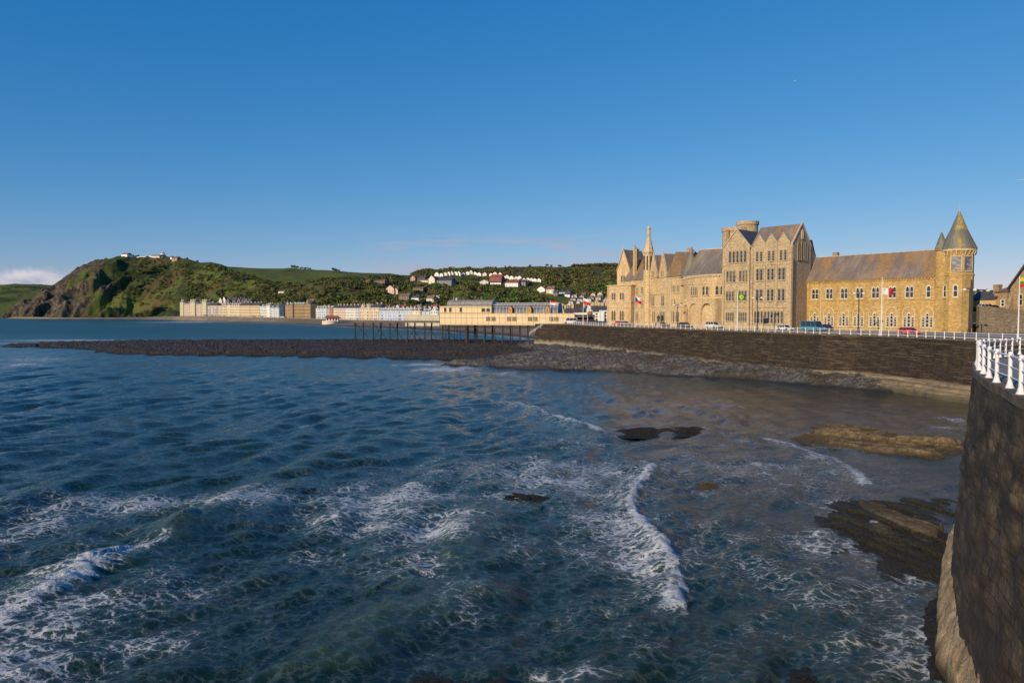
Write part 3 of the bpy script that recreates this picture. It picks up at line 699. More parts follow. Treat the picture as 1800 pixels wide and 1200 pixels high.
crestline([(900, 1010), (700, 1090), (560, 1170), (480, 1215)], .45, 1.5, 3.4, .0, .08)
crestline([(600, 790), (560, 810), (500, 838)], .35, 1.2, 3.0, .0, .0)
crestline([(1010, 1150), (960, 1175), (900, 1210)], .3, .6, 1.4, .3, .3)
def patch(px, py, a, b, s):
    global foam
    x, y = G(px, py); rx = 1.22 * a * y / 1250; ry = 1.22 * b * y * y / 16750; s *= 1.08; foam = np.maximum(foam, s * np.exp(-(((SX - x - .5 * rx * fbm(SX / 3, SY / 3, 2, 60)) / rx) ** 2 + ((SY - y) / ry) ** 2)))
for p in [(660, 880, 130, 38, .62), (760, 925, 95, 42, .62), (640, 925, 110, 25, .5), (1010, 835, 150, 38, .56), (1070, 930, 80, 75, .56), (1130, 990, 60, 45, .62), (900, 830, 220, 26, .42),
          (200, 885, 250, 20, .52), (430, 880, 70, 24, .6), (40, 930, 90, 50, .5), (110, 1085, 130, 55, .58), (50, 1165, 120, 50, .6), (300, 1030, 160, 45, .34), (240, 1130, 120, 40, .42),
          (740, 1000, 70, 28, .48), (820, 1060, 60, 40, .38), (1640, 1110, 55, 80, .58), (1600, 1180, 110, 60, .5), (1460, 960, 90, 38, .5), (1500, 895, 55, 30, .62), (1330, 830, 200, 45, .36),
          (1230, 960, 150, 70, .36), (1020, 775, 110, 22, .32), (905, 872, 60, 16, .56), (1480, 1050, 120, 40, .36), (1000, 1185, 60, 18, .5), (1460, 780, 70, 15, .40), (1600, 1020, 60, 30, .45),
          (538, 748, 7, 3, .7), (714, 735, 5, 2, .7), (520, 684, 18, 2, .5), (38, 641, 30, 3, .75), (60, 632, 90, 5, .45), (785, 649, 55, 5, .85), (760, 641, 60, 2, .8), (870, 655, 40, 2, .6), (120, 598, 110, 1.5, .8), (1295, 715, 16, 3, .6), (1560, 1120, 50, 30, .42), (1540, 1040, 60, 25, .42), (1380, 1000, 90, 35, .34), (560, 980, 60, 20, .34), (900, 960, 60, 30, .34), (1680, 738, 16, 8, .55), (1665, 752, 30, 4, .45),
          (1215, 756, 30, 4, .5), (1265, 783, 12, 3, .5), (130, 607, 110, 3, .5), (60, 603, 90, 2, .6), (300, 598, 60, 1.5, .7), (250, 572, 40, 1.2, .4), (330, 566, 70, 1.3, .7), (760, 641, 30, 2, .5)]:
    patch(*p)
# surf where the sea meets the far beach
wl_pts = [(PX(px, dw), dw) for px, dw, *_ in raw if 10 < px < 985]
mfar = (SY > 280) & (SY < 1700)
d_, s_ = polydist(SX[mfar], SY[mfar], wl_pts); foam[mfar] = np.maximum(foam[mfar], .62 * np.exp(-((d_ + 4 * fbm(SX[mfar] / 40, SY[mfar] / 40, 3, 70)) / 7) ** 2))
foam *= .80 + .55 * fbm(SX / 2.6, SY / 3.4, 3, 62); foam = np.clip(foam * .87, 0, 1.4)
shal = np.zeros_like(SX)
def shallow(px, py, a, b, s):
    global shal
    x, y = G(px, py); rx = a * y / 1250; ry = b * y * y / 16750; shal = np.maximum(shal, s * sst(1.25 - np.sqrt(((SX - x) / rx) ** 2 + ((SY - y) / ry) ** 2) + .5 * fbm(SX / 8, SY / 8, 3, 72), 0, .6))
for p in [(1420, 722, 400, 52, 1.0), (1360, 800, 250, 45, .75), (1540, 850, 190, 120, .7), (1250, 760, 170, 30, .7), (1560, 1000, 130, 110, .6), (1330, 880, 200, 60, .45)]: shallow(*p)
H *= (1 - sst(SD, 900, 2500) * .8)
m, nt, b = mat('sea_water'); n = N(nt); g = n.geo()
deep = n.mix(n.ramp(n.noise(g, .035, 4), .35, .7), (.005, .018, .014), (.013, .035, .027))
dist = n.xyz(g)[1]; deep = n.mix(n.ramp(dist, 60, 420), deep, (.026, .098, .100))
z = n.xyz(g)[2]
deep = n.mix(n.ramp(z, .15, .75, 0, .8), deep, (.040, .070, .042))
bed = n.mix(n.ramp(n.noise(n.map(g, (1, .6, 1)), .35, 6, .65), .35, .65), (.030, .026, .016), (.115, .082, .045))
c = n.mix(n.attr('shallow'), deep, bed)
# foam: a lace of bubbles, denser where the foam attribute is high
wv = n.mix(.55, g, n.noise(n.map(g, (1, 1, 0)), .9, 4, .6, out=1), 'ADD')
v1 = n.vor(n.map(wv, (.70, .95, 0), (0, 0, R(12))), 2.0, 'DISTANCE_TO_EDGE'); v2 = n.vor(n.map(wv, (.7, 1.0, 0)), 5.5, 'DISTANCE_TO_EDGE')
lace = n.math('ADD', n.ramp(v1, .26, .0, 0, .36), n.ramp(v2, .26, .0, 0, .26))
lace = n.math('ADD', lace, n.math('MULTIPLY', n.noise(n.map(g, (.7, 1, 0)), 2.4, 9, .78), 1.10))
lace = n.math('ADD', lace, n.math('MULTIPLY', n.noise(n.map(g, (.8, 1, 0)), .45, 4, .6), .55))
f = n.math('ADD', n.attr('foam'), n.math('MULTIPLY', n.math('SUBTRACT', lace, 1.02), .72))
fm = n.math('MULTIPLY', n.ramp(f, .39, .66, 0, .94), n.ramp(n.noise(n.map(g, (1, .6, 0)), 3.5, 5, .75), .28, .56, .35, 1))
fcol = n.mix(n.ramp(n.noise(g, 6, 3), .3, .7), (.50, .53, .56), (.72, .73, .74))
c = n.mix(n.math('MULTIPLY', n.ramp(f, .05, .45), .22), c, (.20, .28, .30))
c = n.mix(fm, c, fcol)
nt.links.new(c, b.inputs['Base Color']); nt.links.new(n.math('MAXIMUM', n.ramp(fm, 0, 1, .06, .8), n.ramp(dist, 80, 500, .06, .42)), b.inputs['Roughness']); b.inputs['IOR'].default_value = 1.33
r1 = n.noise(n.map(g, (.6, 1, 1), (0, 0, R(12))), 7.5, 6, .66); r2 = n.noise(n.map(g, (.5, 1, 1), (0, 0, R(-18))), 2.3, 6, .62); r3 = n.noise(n.map(g, (.5, 1, 1)), .26, 5, .65)
rip = n.math('ADD', n.math('MULTIPLY', r1, .10), n.math('MULTIPLY', r2, .17)); rip = n.math('ADD', rip, n.math('MULTIPLY', n.math('MULTIPLY', r3, 3.6), n.ramp(dist, 90, 500)))
rip = n.math('ADD', rip, n.math('MULTIPLY', fm, .08))
nt.links.new(n.bump(rip, .55, n.math('SUBTRACT', 1.0, n.math('MULTIPLY', n.attr('shallow'), .45))), b.inputs['Normal'])
M['sea'] = m
keep = (SX < np.interp(SY, [12, 20, 31, 45, 56, 100, 300], [16, 24, 34, 48, 88, 96, 70]) + 6) | (SY > 300)
V = np.stack([SX, SY, H], -1).reshape(-1, 3); F = gridfaces(*SX.shape, keep)
V, F, at, _ = compact(V, F, dict(foam=foam, shallow=shal))
tag(link('sea', npmesh('sea', V, F, M['sea'], at)), kind='structure')
q = MB().add([(-4000, -2500, -.3), (4000, -2500, -.3), (4000, 0, -.3), (17, 12.5, -.3), (-45, 12.5, -.3), (-4000, 1000, -.3)], [(0, 1, 2, 3, 4, 5)])
o = q.build('sea', M['sea']); tag(o, kind='structure')
del V, F, H, foam, shal

# ================================================================== ROCKS
def rock_mat(name, base, hi, weed, weedamt, wet=.5, strata=(.25, 2.2)):
    m, nt, b = mat(name); n = N(nt); g = n.geo()
    st = n.noise(n.map(g, (strata[0], strata[1], 1.2), (0, 0, R(-28))), 1.0, 6, .7); f2 = n.noise(g, 1.9, 6, .7)
    c = n.mix(n.ramp(st, .38, .66), base, hi); c = n.mix(n.ramp(f2, .5, .7, 0, .6), c, tuple(x * .4 for x in base))
    c = n.mix(n.ramp(n.noise(g, .13, 5, .65), .5 - weedamt * .2, .62 - weedamt * .2, 0, .9), c, weed)
    c = n.mix(n.ramp(n.xyz(g)[2], .55, .05), c, tuple(x * .45 for x in base))
    nt.links.new(c, b.inputs['Base Color']); nt.links.new(n.ramp(f2, .3, .7, wet, .9), b.inputs['Roughness'])
    nt.links.new(n.bump(n.math('ADD', st, n.math('MULTIPLY', f2, .6)), .6), b.inputs['Normal']); return m
M['reef'] = rock_mat('dark_reef_rock', (.014, .011, .009), (.085, .062, .044), (.036, .022, .010), .40)
M['reef_grey'] = rock_mat('grey_beach_rock', (.050, .046, .044), (.21, .192, .178), (.065, .050, .030), .12)
M['slab'] = rock_mat('tan_slab_rock', (.15, .11, .062), (.36, .27, .155), (.07, .055, .035), .1, .4)
M['algae'] = rock_mat('green_slate_rock', (.045, .04, .028), (.20, .165, .105), (.07, .095, .03), .50, .3)
M['kelp'] = rock_mat('yellow_weed_rock', (.13, .08, .02), (.28, .18, .05), (.09, .06, .02), .4, .4)
def rocks(name, ppx, Hh, edge, amp, mt, step, seed, label=None, cat='rocks', kind=None, rise=None, plate=0, group=None, strike=-28, zlev=0., brk=0., ani=(7, 2.4), saw=None):
    W_ = [G(*p, zlev) for p in ppx]; xs = [p[0] for p in ppx]; ys = [p[1] for p in ppx]
    a = np.arange(min(xs) - 6, max(xs) + 6, step[0]); b_ = np.arange(min(ys) - 4, max(ys) + 4, step[1]); A_, B_ = np.meshgrid(a, b_)
    cx = (A_ - 900) / 1250; cy = -(B_ - 600) / 1250; dy_ = math.cos(PITCH) + cy * math.sin(PITCH); dz_ = -math.sin(PITCH) + cy * math.cos(PITCH)
    t = -CAM_H / dz_; X = cx * t; Y = dy_ * t; ins_ = inside(X, Y, W_); d, _ = polydist(X, Y, W_ + [W_[0]]); sc = max(edge, .05)
    sd = np.where(ins_, d, -d) + edge * .7 * fbm(X / (edge * 2.2), Y / (edge * 2.2), 4, seed)
    sd = sd + brk * (ridged((X * math.cos(R(strike)) + Y * math.sin(R(strike))) / 7, (Y * math.cos(R(strike)) - X * math.sin(R(strike))) / 1.5, 4, seed + 8) - .75)
    h = np.where(sd > 0, Hh * (1 - np.exp(-sd / sc)), Hh * sd / sc * .8)
    if rise is not None: h = h + rise(X, Y) * sst(sd, 0, sc * 3)
    th = R(strike); u = X * math.cos(th) + Y * math.sin(th); v = -X * math.sin(th) + Y * math.cos(th)
    env = sst(sd, -sc * .3, sc * 1.2)
    h = h + env * amp * (ridged(u / (amp * ani[0]), v / (amp * ani[1]), 5, seed + 3) - .62) * 1.6 * (.35 + 1.1 * sst(fbm(X / 11, Y / 11, 2, seed + 9), -.3, .4)) + env * amp * .6 * fbm(X / (amp * 1.3), Y / (amp * 1.3), 3, seed + 6)
    if saw:                                             # tilted strata: long slabs with broken edges, some of them below the water
        lam_, am_, cut_ = saw; bd = v / lam_ + .55 * fbm(u / 7, v / 9, 3, seed + 20); ix = np.floor(bd); fr = bd - ix
        rn = np.modf(np.abs(np.sin(ix * 12.9898 + seed)) * 43758.5453)[0]
        h = h + env * am_ * (rn * 1.3 - .5 + .7 * (1 - fr) + 1.1 * fbm(u / (lam_ * 2.6) + ix * 7.31, ix * 3.7, 3, seed + 21)) - env * cut_
    if plate: q_ = plate; hh = h / q_; h = q_ * (np.floor(hh) + sst(hh - np.floor(hh), .62, 1))
    kp = sd > -sc * 1.1; x0, y0 = float(np.mean([w[0] for w in W_])), float(np.mean([w[1] for w in W_]))
    Vv = np.stack([X - x0, Y - y0, h], -1).reshape(-1, 3); Fv = gridfaces(*X.shape, kp); Vv, Fv, _, _ = compact(Vv, Fv)
    o = link(name, npmesh(name, Vv, Fv, mt, smooth=False), None, (x0, y0, 0)); tag(o, label, cat if label else None, group, kind); return o
tag(rocks('reef', [(10, 606), (120, 602), (200, 599.5), (330, 598.5), (620, 598.5), (800, 598.5), (930, 600), (985, 606), (1010, 613), (985, 628), (900, 640), (850, 638), (790, 634), (720, 632), (600, 628.5), (420, 626), (300, 625), (190, 622), (150, 614), (60, 611), (0, 610)],
      .65, 2.6, .60, M['reef'], (1.2, .28), 5, ani=(17, 3), strike=-12, brk=1.6, saw=(5.5, .40, .10)), 'long low dark rock reef running out across the bay towards the left', 'reef')
tag(rocks('rock_shore', [(960, 602), (1062, 608), (1150, 619), (1300, 641), (1400, 655), (1445, 661), (1540, 676), (1640, 690), (1560, 689), (1480, 683), (1400, 676), (1330, 669), (1270, 666), (1180, 662), (1120, 656), (1070, 655), (1000, 651), (930, 651), (870, 645), (790, 643), (775, 640), (850, 634), (930, 622), (900, 612), (905, 604)],
      1.0, 2.0, .62, M['reef_grey'], (1.2, .34), 8, ani=(11, 4), strike=-24, brk=.8, saw=(3.5, .45, .0), rise=lambda X, Y: .9 * np.exp(-(polydist(X, Y, FARW)[0] / 7) ** 2)), 'grey brown rocky shore at the foot of the long sea wall', 'rocks')
rocks('rock_ledge', [(1395, 768), (1450, 757), (1420, 750), (1490, 748), (1560, 760), (1640, 772), (1700, 776), (1700, 800), (1640, 806), (1560, 800), (1500, 792), (1440, 782)], .22, .5, .10, M['slab'], (.7, .28), 12, brk=1.6, strike=-36, ani=(13, 2.6), saw=(1.5, .42, .10), label='flat tan and grey rock ledge beside the near wall beyond the wave', cat='rocks')
rocks('rock_ledge', [(1065, 757), (1140, 750), (1240, 752), (1246, 763), (1150, 769), (1080, 767)], .08, .5, .08, M['reef'], (.7, .3), 14, brk=1.2, strike=-8, saw=(1.2, .26, .10), label='low dark rock awash just right of the breaking wave line', cat='rock')
rocks('boulder', [(1218, 855), (1245, 851), (1270, 856), (1268, 864), (1235, 867)], .36, .3, .12, M['kelp'], (.6, .4), 16, 'lone yellow weedy rock in the shallow water', 'rock')
rocks('boulder', [(860, 876), (905, 866), (965, 874), (955, 884), (890, 886)], .2, .5, .2, M['reef'], (.8, .5), 18, 'dark rock awash amid white foam left of the wave', 'rock')
rocks('rock_shelf', [(1420, 905), (1480, 880), (1560, 876), (1690, 872), (1690, 1000), (1660, 1010), (1590, 1018), (1530, 1000), (1500, 975), (1440, 985), (1475, 950), (1420, 930)], .10, .5, .06, M['algae'], (.6, .45), 20, brk=1.4, strike=-72, ani=(14, 2.4), saw=(1.1, .18, .08),
      label='green weedy slate shelf with pools at the foot of the near wall', cat='rocks')
rocks('rock_slab', [(1503, 887), (1510, 879), (1560, 896), (1610, 914), (1658, 930), (1652, 950), (1600, 938), (1550, 917)], .27, .10, .05, M['slab'], (.4, .3), 22, ani=(16, 1.5), strike=-78, brk=.25, saw=(.5, .12, .0), label=
      'long narrow tan rock slab sticking out to sea from the near wall', cat='rock')
rocks('boulder', [(1520, 925), (1548, 924), (1575, 936), (1565, 944), (1535, 940)], .4, .2, .06, M['algae'], (.6, .5), 24, 'smooth olive rock slab just below the long tan slab', 'rock')
rocks('boulder', [(1395, 1190), (1450, 1172), (1520, 1178), (1540, 1215), (1400, 1215)], .1, .5, .15, M['reef'], (1, .8), 26, 'dark rock awash at the bottom of the picture, left of the footing', 'rock')
rocks('boulder', [(1625, 1070), (1650, 1050), (1665, 1090), (1668, 1180), (1640, 1190), (1622, 1120)], .35, .4, .2, M['reef'], (.8, .8), 28, 'dark wet rock against the pale footing of the near wall', 'rock')
rocks('boulder', [(640, 1212), (760, 1190), (860, 1194), (900, 1215)], .05, .4, .12, M['reef'], (1, .8), 30, 'dark rock just breaking the surface at bottom centre', 'rock')

# ================================================================== WINDOWS (shared meshes)
def light_poly(cx, w, h, kind, t=0):
    """outline of one window light, grown by t"""
    x0, x1, b = cx - w / 2 - t, cx + w / 2 + t, -t
    if kind == 'r': return [(x0, b), (x1, b), (x1, h + t), (x0, h + t)]
    hw = (x1 - x0) / 2; sp = h - w * (.85 if kind == 'p' else .5); P = [(x0, b), (x1, b)]; nseg = 4
    if kind == 'p':                                     # pointed
        top = h + t * 1.2
        for i in range(nseg + 1): a = i / nseg; P.append((x1 - hw * (1 - math.cos(a * math.pi / 2)) * 1.0, sp + (top - sp) * math.sin(a * math.pi / 2) ** .9))
        for i in range(1, nseg + 1): a = 1 - i / nseg; P.append((x0 + hw * (1 - math.cos(a * math.pi / 2)), sp + (top - sp) * math.sin(a * math.pi / 2) ** .9))
    else:
        for i in range(2 * nseg + 1): a = math.pi * i / (2 * nseg); P.append((cx + hw * math.cos(a), sp + hw * math.sin(a)))
    return P
_wc = {}
def win_meshes(key, lights, bars, framecol, sur, st, glass='glass', relief=None):
    if key in _wc: return _wc[key]
    g = MB(); f = MB(); s_ = MB()
    for cx, z0, w, h, k in lights:
        mv = lambda P: [(x, z + z0) for x, z in P]
        g.prism_y(mv(light_poly(cx, w, h, k)), -.03, .0)
        s_.ring_y(mv(light_poly(cx, w, h, k)), mv(light_poly(cx, w, h, k, st)), -.20, -.0)
        f.ring_y(mv(light_poly(cx, w * .82, h * .93, k, -.0)), mv(light_poly(cx, w, h, k, -.005)), -.075, -.035)
        for zb in bars: f.box(cx - w / 2 + .02, cx + w / 2 - .02, -.08, -.035, z0 + h * zb - .045, z0 + h * zb + .045)
    if relief: w, h, k, z0, t = relief; s_.ring_y([(x, z + z0) for x, z in light_poly(0, w, h, k)], [(x, z + z0) for x, z in light_poly(0, w, h, k, t)], -.16, -.0)
    x0 = min(l[0] - l[2] / 2 for l in lights) - st; x1 = max(l[0] + l[2] / 2 for l in lights) + st
    s_.box(x0 - .05, x1 + .05, -.26, -.0, lights[0][1] - st - .12, lights[0][1] - st * .6)
    r = (g.mesh('window', M[glass]), f.mesh('frame', framecol), s_.mesh('surround', sur)); _wc[key] = r; return r
def window(parent, x, z, ms, y=0, rz=0):
    o = link('window', ms[0], parent, (x, y - .002, z), rz); link('frame', ms[1], o); link('surround', ms[2], o); return o
T, TG, WH = M['trim'], M['trim_grey'], M['white']
DF = paint((.30, .24, .16), 'stone_frame'); TANF = paint((.42, .34, .22), 'light_stone_frame')
W_pair = win_meshes('pair', [(-.46, 0, .74, 2.65, 'p'), (.46, 0, .74, 2.65, 'p')], (.02, .5), WH, T, .14)
W_single = win_meshes('single', [(0, 0, .85, 2.65, 'p')], (.02, .5), WH, T, .14)
W_trio = win_meshes('trio', [(-.82, 0, .52, 2.3, 'r'), (0, 0, .58, 3.25, 'p'), (.82, 0, .52, 2.3, 'r')], (.02, .28, .52, .76), WH, T, .13, 'glass', relief=(2.35, 4.3, 'c', 0, .22))
W_l5 = win_meshes('lancet', [(0, 0, .62, 3.1, 'p')], (.33, .66), DF, TG, .12)
W_r3 = win_meshes('rect3', [(-.95, 0, .62, 2.9, 'r'), (0, 0, .62, 2.9, 'r'), (.95, 0, .62, 2.9, 'r')], (.3, .65), DF, TG, .12, 'glass_warm')
W_a3 = win_meshes('arch3', [(-.85, 0, .56, 2.6, 'p'), (0, 0, .56, 2.6, 'p'), (.85, 0, .56, 2.6, 'p')], (.33, .66), DF, TG, .11, 'glass_warm')
W_r2 = win_meshes('rect2', [(-.52, 0, .66, 2.9, 'r'), (.52, 0, .66, 2.9, 'r')], (.33, .66), DF, TG, .13)
W_d2 = win_meshes('dorm2', [(-.55, 0, .62, 2.5, 'r'), (.55, 0, .62, 2.5, 'r')], (.25, .5, .75), TANF, TG, .13)
W_g = win_meshes('ground4', [(-.9, 0, .42, 1.05, 'r'), (-.3, 0, .42, 1.05, 'r'), (.3, 0, .42, 1.05, 'r'), (.9, 0, .42, 1.05, 'r'), (-.9, 1.25, .42, .95, 'p'), (-.3, 1.25, .42, .95, 'p'), (.3, 1.25, .42, .95, 'p'), (.9, 1.25, .42, .95, 'p')], (.5,), DF, TG, .07)
W_tall = win_meshes('tall', [(0, 0, 1.0, 4.2, 'p')], (), M['glass'], DF, .07)
W_h2 = win_meshes('hall2', [(-.62, 0, .85, 2.4, 'p'), (.62, 0, .85, 2.4, 'p')], (.5,), TANF, T, .16)
W_h3 = win_meshes('hall3', [(-1.1, 0, .75, 2.4, 'p'), (0, 0, .75, 2.4, 'p'), (1.1, 0, .75, 2.4, 'p')], (.5,), TANF, T, .15)
W_b2 = win_meshes('bay2', [(-.5, 0, .72, 2.3, 'p'), (.5, 0, .72, 2.3, 'p')], (.4,), TANF, T, .15)
W_b3 = win_meshes('bay3', [(-.5, 0, .76, 3.2, 'p'), (.5, 0, .76, 3.2, 'p')], (.35, .7), TANF, T, .15)
W_sm = win_meshes('smalll', [(0, 0, .6, 1.9, 'p')], (.5,), TANF, T, .13)
W_sm2 = win_meshes('small2', [(-.42, 0, .58, 2.0, 'p'), (.42, 0, .58, 2.0, 'p')], (.5,), TANF, T, .12)

def corbels(mb, x0, x1, z, step=.7, d=.28, h=.35, y=0):
    mb.box(x0, x1, y - d - .05, y, z - .16, z)
    k = int((x1 - x0) / step)
    for i in range(k): xx = x0 + (i + .5) * (x1 - x0) / k; mb.box(xx - .15, xx + .15, y - d, y, z - .16 - h, z - .162)
def chimney_stack(t, x, y, z0, z1, w=.9, d=.9, n=2, m=None, name='chimney'):
    q = MB().box(x - w / 2, x + w / 2, y - d / 2, y + d / 2, z0, z1 - .35).box(x - w / 2 - .12, x + w / 2 + .12, y - d / 2 - .12, y + d / 2 + .12, z1 - .35, z1)
    o = q.build(name, m or M['honey'], t); p = MB()
    for i in range(n): xx = x + (i - (n - 1) / 2) * w / max(n, 1); p.lathe((xx, y, z1), [(.17, 0), (.14, .55), (.17, .6)], 8)
    p.build('pots', M['pot'], o); return o

# ================================================================== OLD COLLEGE: long low wing with the corner turret
Z0 = 9.2
t, L, lx, lz = facade('stone_wing', 'long low golden stone wing with slate roof, arched windows and round corner turret', 'building', (71.3, 180), (91.1, 154), Z0)
He = 11.8; Dp = 10.5
q = MB().prism_x([(0, 0), (0, He), (Dp / 2, He + 5.9), (Dp, He), (Dp, 0)], 0, L + .6); q.build('wall', M['gold'], t)
tr = MB(); tr.box(-.02, L + .6, -.12, .0, 7.0, 7.18); tr.box(-.02, L + .6, -.14, .0, 0, .75); corbels(tr, 0, L + .5, He, .62); tr.build('stone_bands', M['gold'], t)
rf = MB().prism_x([(-.5, He + .02), (-.5, He + .2), (Dp / 2, He + 6.25), (Dp + .5, He + .2), (Dp + .5, He + .02), (Dp / 2, He + 5.95)], -.2, L + .3).build('roof', M['slate'], t)
MB().prism_x([(Dp / 2 - .2, He + 6.2), (Dp / 2, He + 6.45), (Dp / 2 + .2, He + 6.2)], -.2, L + .3).build('ridge_tiles', M['lead'], rf)
for px in (1408, 1432, 1457, 1483, 1510, 1538, 1567.5, 1597.5): window(t, lx(px), 7.45, W_pair)
window(t, lx(1631), 7.45, W_single)
for px in (1408, 1432, 1457, 1483, 1509, 1537, 1567, 1597.3, 1629.8): window(t, lx(px), .95, W_trio)
for px in (1394.5, 1443, 1552): MB().box(lx(px) - .09, lx(px) + .09, -.2, -.02, .1, He - .2).build('drainpipe', M['pipe'], t)
MB().box(-.0, 1.0, Dp / 2 + 1.5, Dp / 2 + 2.9, He + 2, He + 7.3).box(6.3, 7.6, Dp / 2 + 1.2, Dp / 2 + 2.2, He + 3, He + 7.4).build('chimney', M['church'], t)
# corner block and turrets at the right end
ux, uy = math.cos(t.rotation_euler.z), math.sin(t.rotation_euler.z)
tw = MB().box(L + .6, L + 3.0, -.35, 6, 0, 17.4); tw.build('corner_block', M['gold'], t)
CXT, CYT = L + 3.95, 1.9; RT = 3.05
tb = MB().lathe((CXT, CYT, 0), [(RT + .1, 0), (RT + .1, .8), (RT, .85), (RT, 11.9), (RT + .12, 11.95), (RT + .12, 12.3), (RT - .05, 12.4), (RT - .05, 16.6), (RT + .1, 16.7), (RT + .1, 17.6)], 8, R(22.5 + 14))
tu = tb.build('turret', M['gold'], t)
cb = MB()
for k in range(24):
    a = 2 * math.pi * k / 24; cb.tube((CXT + (RT - .0) * math.cos(a), CYT + (RT - .0) * math.sin(a), 16.3), (CXT + (RT + .32) * math.cos(a), CYT + (RT + .32) * math.sin(a), 17.1), .13, n=4)
cb.lathe((CXT, CYT, 0), [(RT + .3, 17.1), (RT + .35, 17.6)], 26); cb.build('corbels', M['trim'], tu)
rf = MB().lathe((CXT, CYT, 17.6), [(RT + .45, 0), (RT + .4, .12), (RT * .55, 4.0), (.12, 8.1), (.0, 8.15)], 24).build('turret_roof', M['slate_tower'], t, smooth=False)
MB().lathe((CXT, CYT, 25.4), [(.2, 0), (.1, .5), (.14, .7), (.05, 1.0), (.03, 2.0), (0, 2.05)], 8).build('finial', M['lead'], rf)
MB().lathe((L + 1.15, .5, 0), [(1.05, 9.5), (1.1, 12), (1.1, 17.4)], 16).build('small_turret', M['gold'], t)
rf = MB().lathe((L + 1.15, .5, 17.4), [(1.35, 0), (.68, 2.3), (.07, 4.1), (0, 4.15)], 18).build('small_turret_roof', M['slate_tower'], t)
MB().lathe((L + 1.15, .5, 21.4), [(.12, 0), (.05, .4), (.03, 1.3), (0, 1.32)], 6).build('finial', M['lead'], rf)
def on_turret(face):                                       # centre and heading of one face of the octagon (local)
    a = R(face); ap = RT * math.cos(R(22.5)); return CXT + ap * math.cos(a), CYT + ap * math.sin(a), a + R(90)
for fc in (-121, -76): x_, y_, rz_ = on_turret(fc); window(t, x_, 7.45, W_single, y=y_, rz=rz_)
m, nt, b = mat('mosaic'); n = N(nt); g = n.geo()
c = n.mix(n.ramp(n.noise(g, 1.1, 5, .7), .42, .6), (.10, .13, .17), (.42, .36, .30)); c = n.mix(n.ramp(n.noise(g, .8, 3), .55, .6), c, (.22, .10, .08)); c = n.mix(n.ramp(n.vor(g, 5), .1, .5, 0, .35), c, (.05, .06, .08))
nt.links.new(c, b.inputs['Base Color']); b.inputs['Roughness'].default_value = .5; M['mosaic'] = m
for fc, w in ((-76, 1.85), (-31, 1.75)):
    x_, y_, rz_ = on_turret(fc); nm = 'mosaic_panel'
    mbp = MB().box(-w / 2, w / 2, -.05, .02, 12.9, 15.9).build(nm, M['mosaic'], t, (x_, y_, 0), rz_)
    MB().ring_y([(-w / 2, 12.9), (w / 2, 12.9), (w / 2, 15.9), (-w / 2, 15.9)], [(-w / 2 - .14, 12.76), (w / 2 + .14, 12.76), (w / 2 + .14, 16.04), (-w / 2 - .14, 16.04)], -.12, 0).build('panel_frame', M['trim'], mbp)
MB().box(CXT + 2.95, CXT + 3.15, .6, .8, 0, 11).build('drainpipe', M['pipe_dark'], t)

# ================================================================== tall central block
t, L, lx, lz = facade('stone_block', 'tall grey tan four storey stone block with steep gables and rows of tall windows', 'building', (54.9, 186), (67.6, 172), Z0)
xs_ = lx(1317.5); E = 20.6; PK = 25.9; D2 = 9.6
MB().prism_y([(0, 0), (xs_, 0), (xs_, E), (xs_ / 2, 25.1), (0, E)], 0, D2).build('gabled_wall', M['grey_tan'], t)
MB().prism_x([(.05, 0), (.05, E), (D2 / 2 + .02, PK - .3), (D2, E), (D2, 0)], xs_ + .02, L).build('wall', M['grey_tan'], t)
rf = MB().prism_x([(.1, E + .05), (.1, E + .3), (D2 / 2, PK), (D2 + .3, E + .3), (D2 + .3, E + .05), (D2 / 2, PK - .32)], xs_ + .05, L - .35).build('roof', M['slate'], t)
MB().prism_y([(-.15, E + .1), (xs_ / 2, 25.3), (xs_ + .15, E + .1), (xs_ + .15, E + .3), (xs_ / 2, 25.55), (-.15, E + .3)], .35, D2 + .5).build('roof', M['slate_dark'], t)
cp_ = MB(); cp_.prism_y([(-.2, E - .1), (xs_ / 2, 25.25), (xs_ + .1, E - .1), (xs_ + .1, E + .25), (xs_ / 2, 25.75), (-.2, E + .25)], -.08, .34)
cp_.prism_x([(-.15, E), (D2 / 2, PK - .15), (D2 + .15, E), (D2 + .15, E + .4), (D2 / 2, PK + .35), (-.15, E + .4)], L - .33, L + .12)
cp_.lathe((L - .1, D2 / 2, PK), [(.16, 0), (.1, .6), (.0, 1.1)], 6)
cp_.build('gable_coping', M['trim_grey'], t)
bx = MB()
for z in (5.3, 16.1): bx.box(-.02, L + .1, -.14, 0, z, z + .2)
bx.box(-.03, L + .1, -.2, 0, 0, 1.0)
for x in (.35, xs_ - .35): bx.box(x - .3, x + .3, -.28, 0, 0, 15.2)
for x in (xs_ + .5, L - .45): bx.box(x - .35, x + .35, -.30, 0, 0, E - .5)
for px in (1343.5, 1364.5): bx.box(lx(px) - .12, lx(px) + .12, -.16, 0, 5.5, E)
bx.build('buttresses', M['grey_tan'], t)
MB().box(xs_ - .02, xs_ + .2, -.35, -.15, .1, E).build('drainpipe', M['pipe_dark'], t)
MB().box(L + .02, L + .25, .3, .5, .1, 17).build('drainpipe', M['pipe_dark'], t)
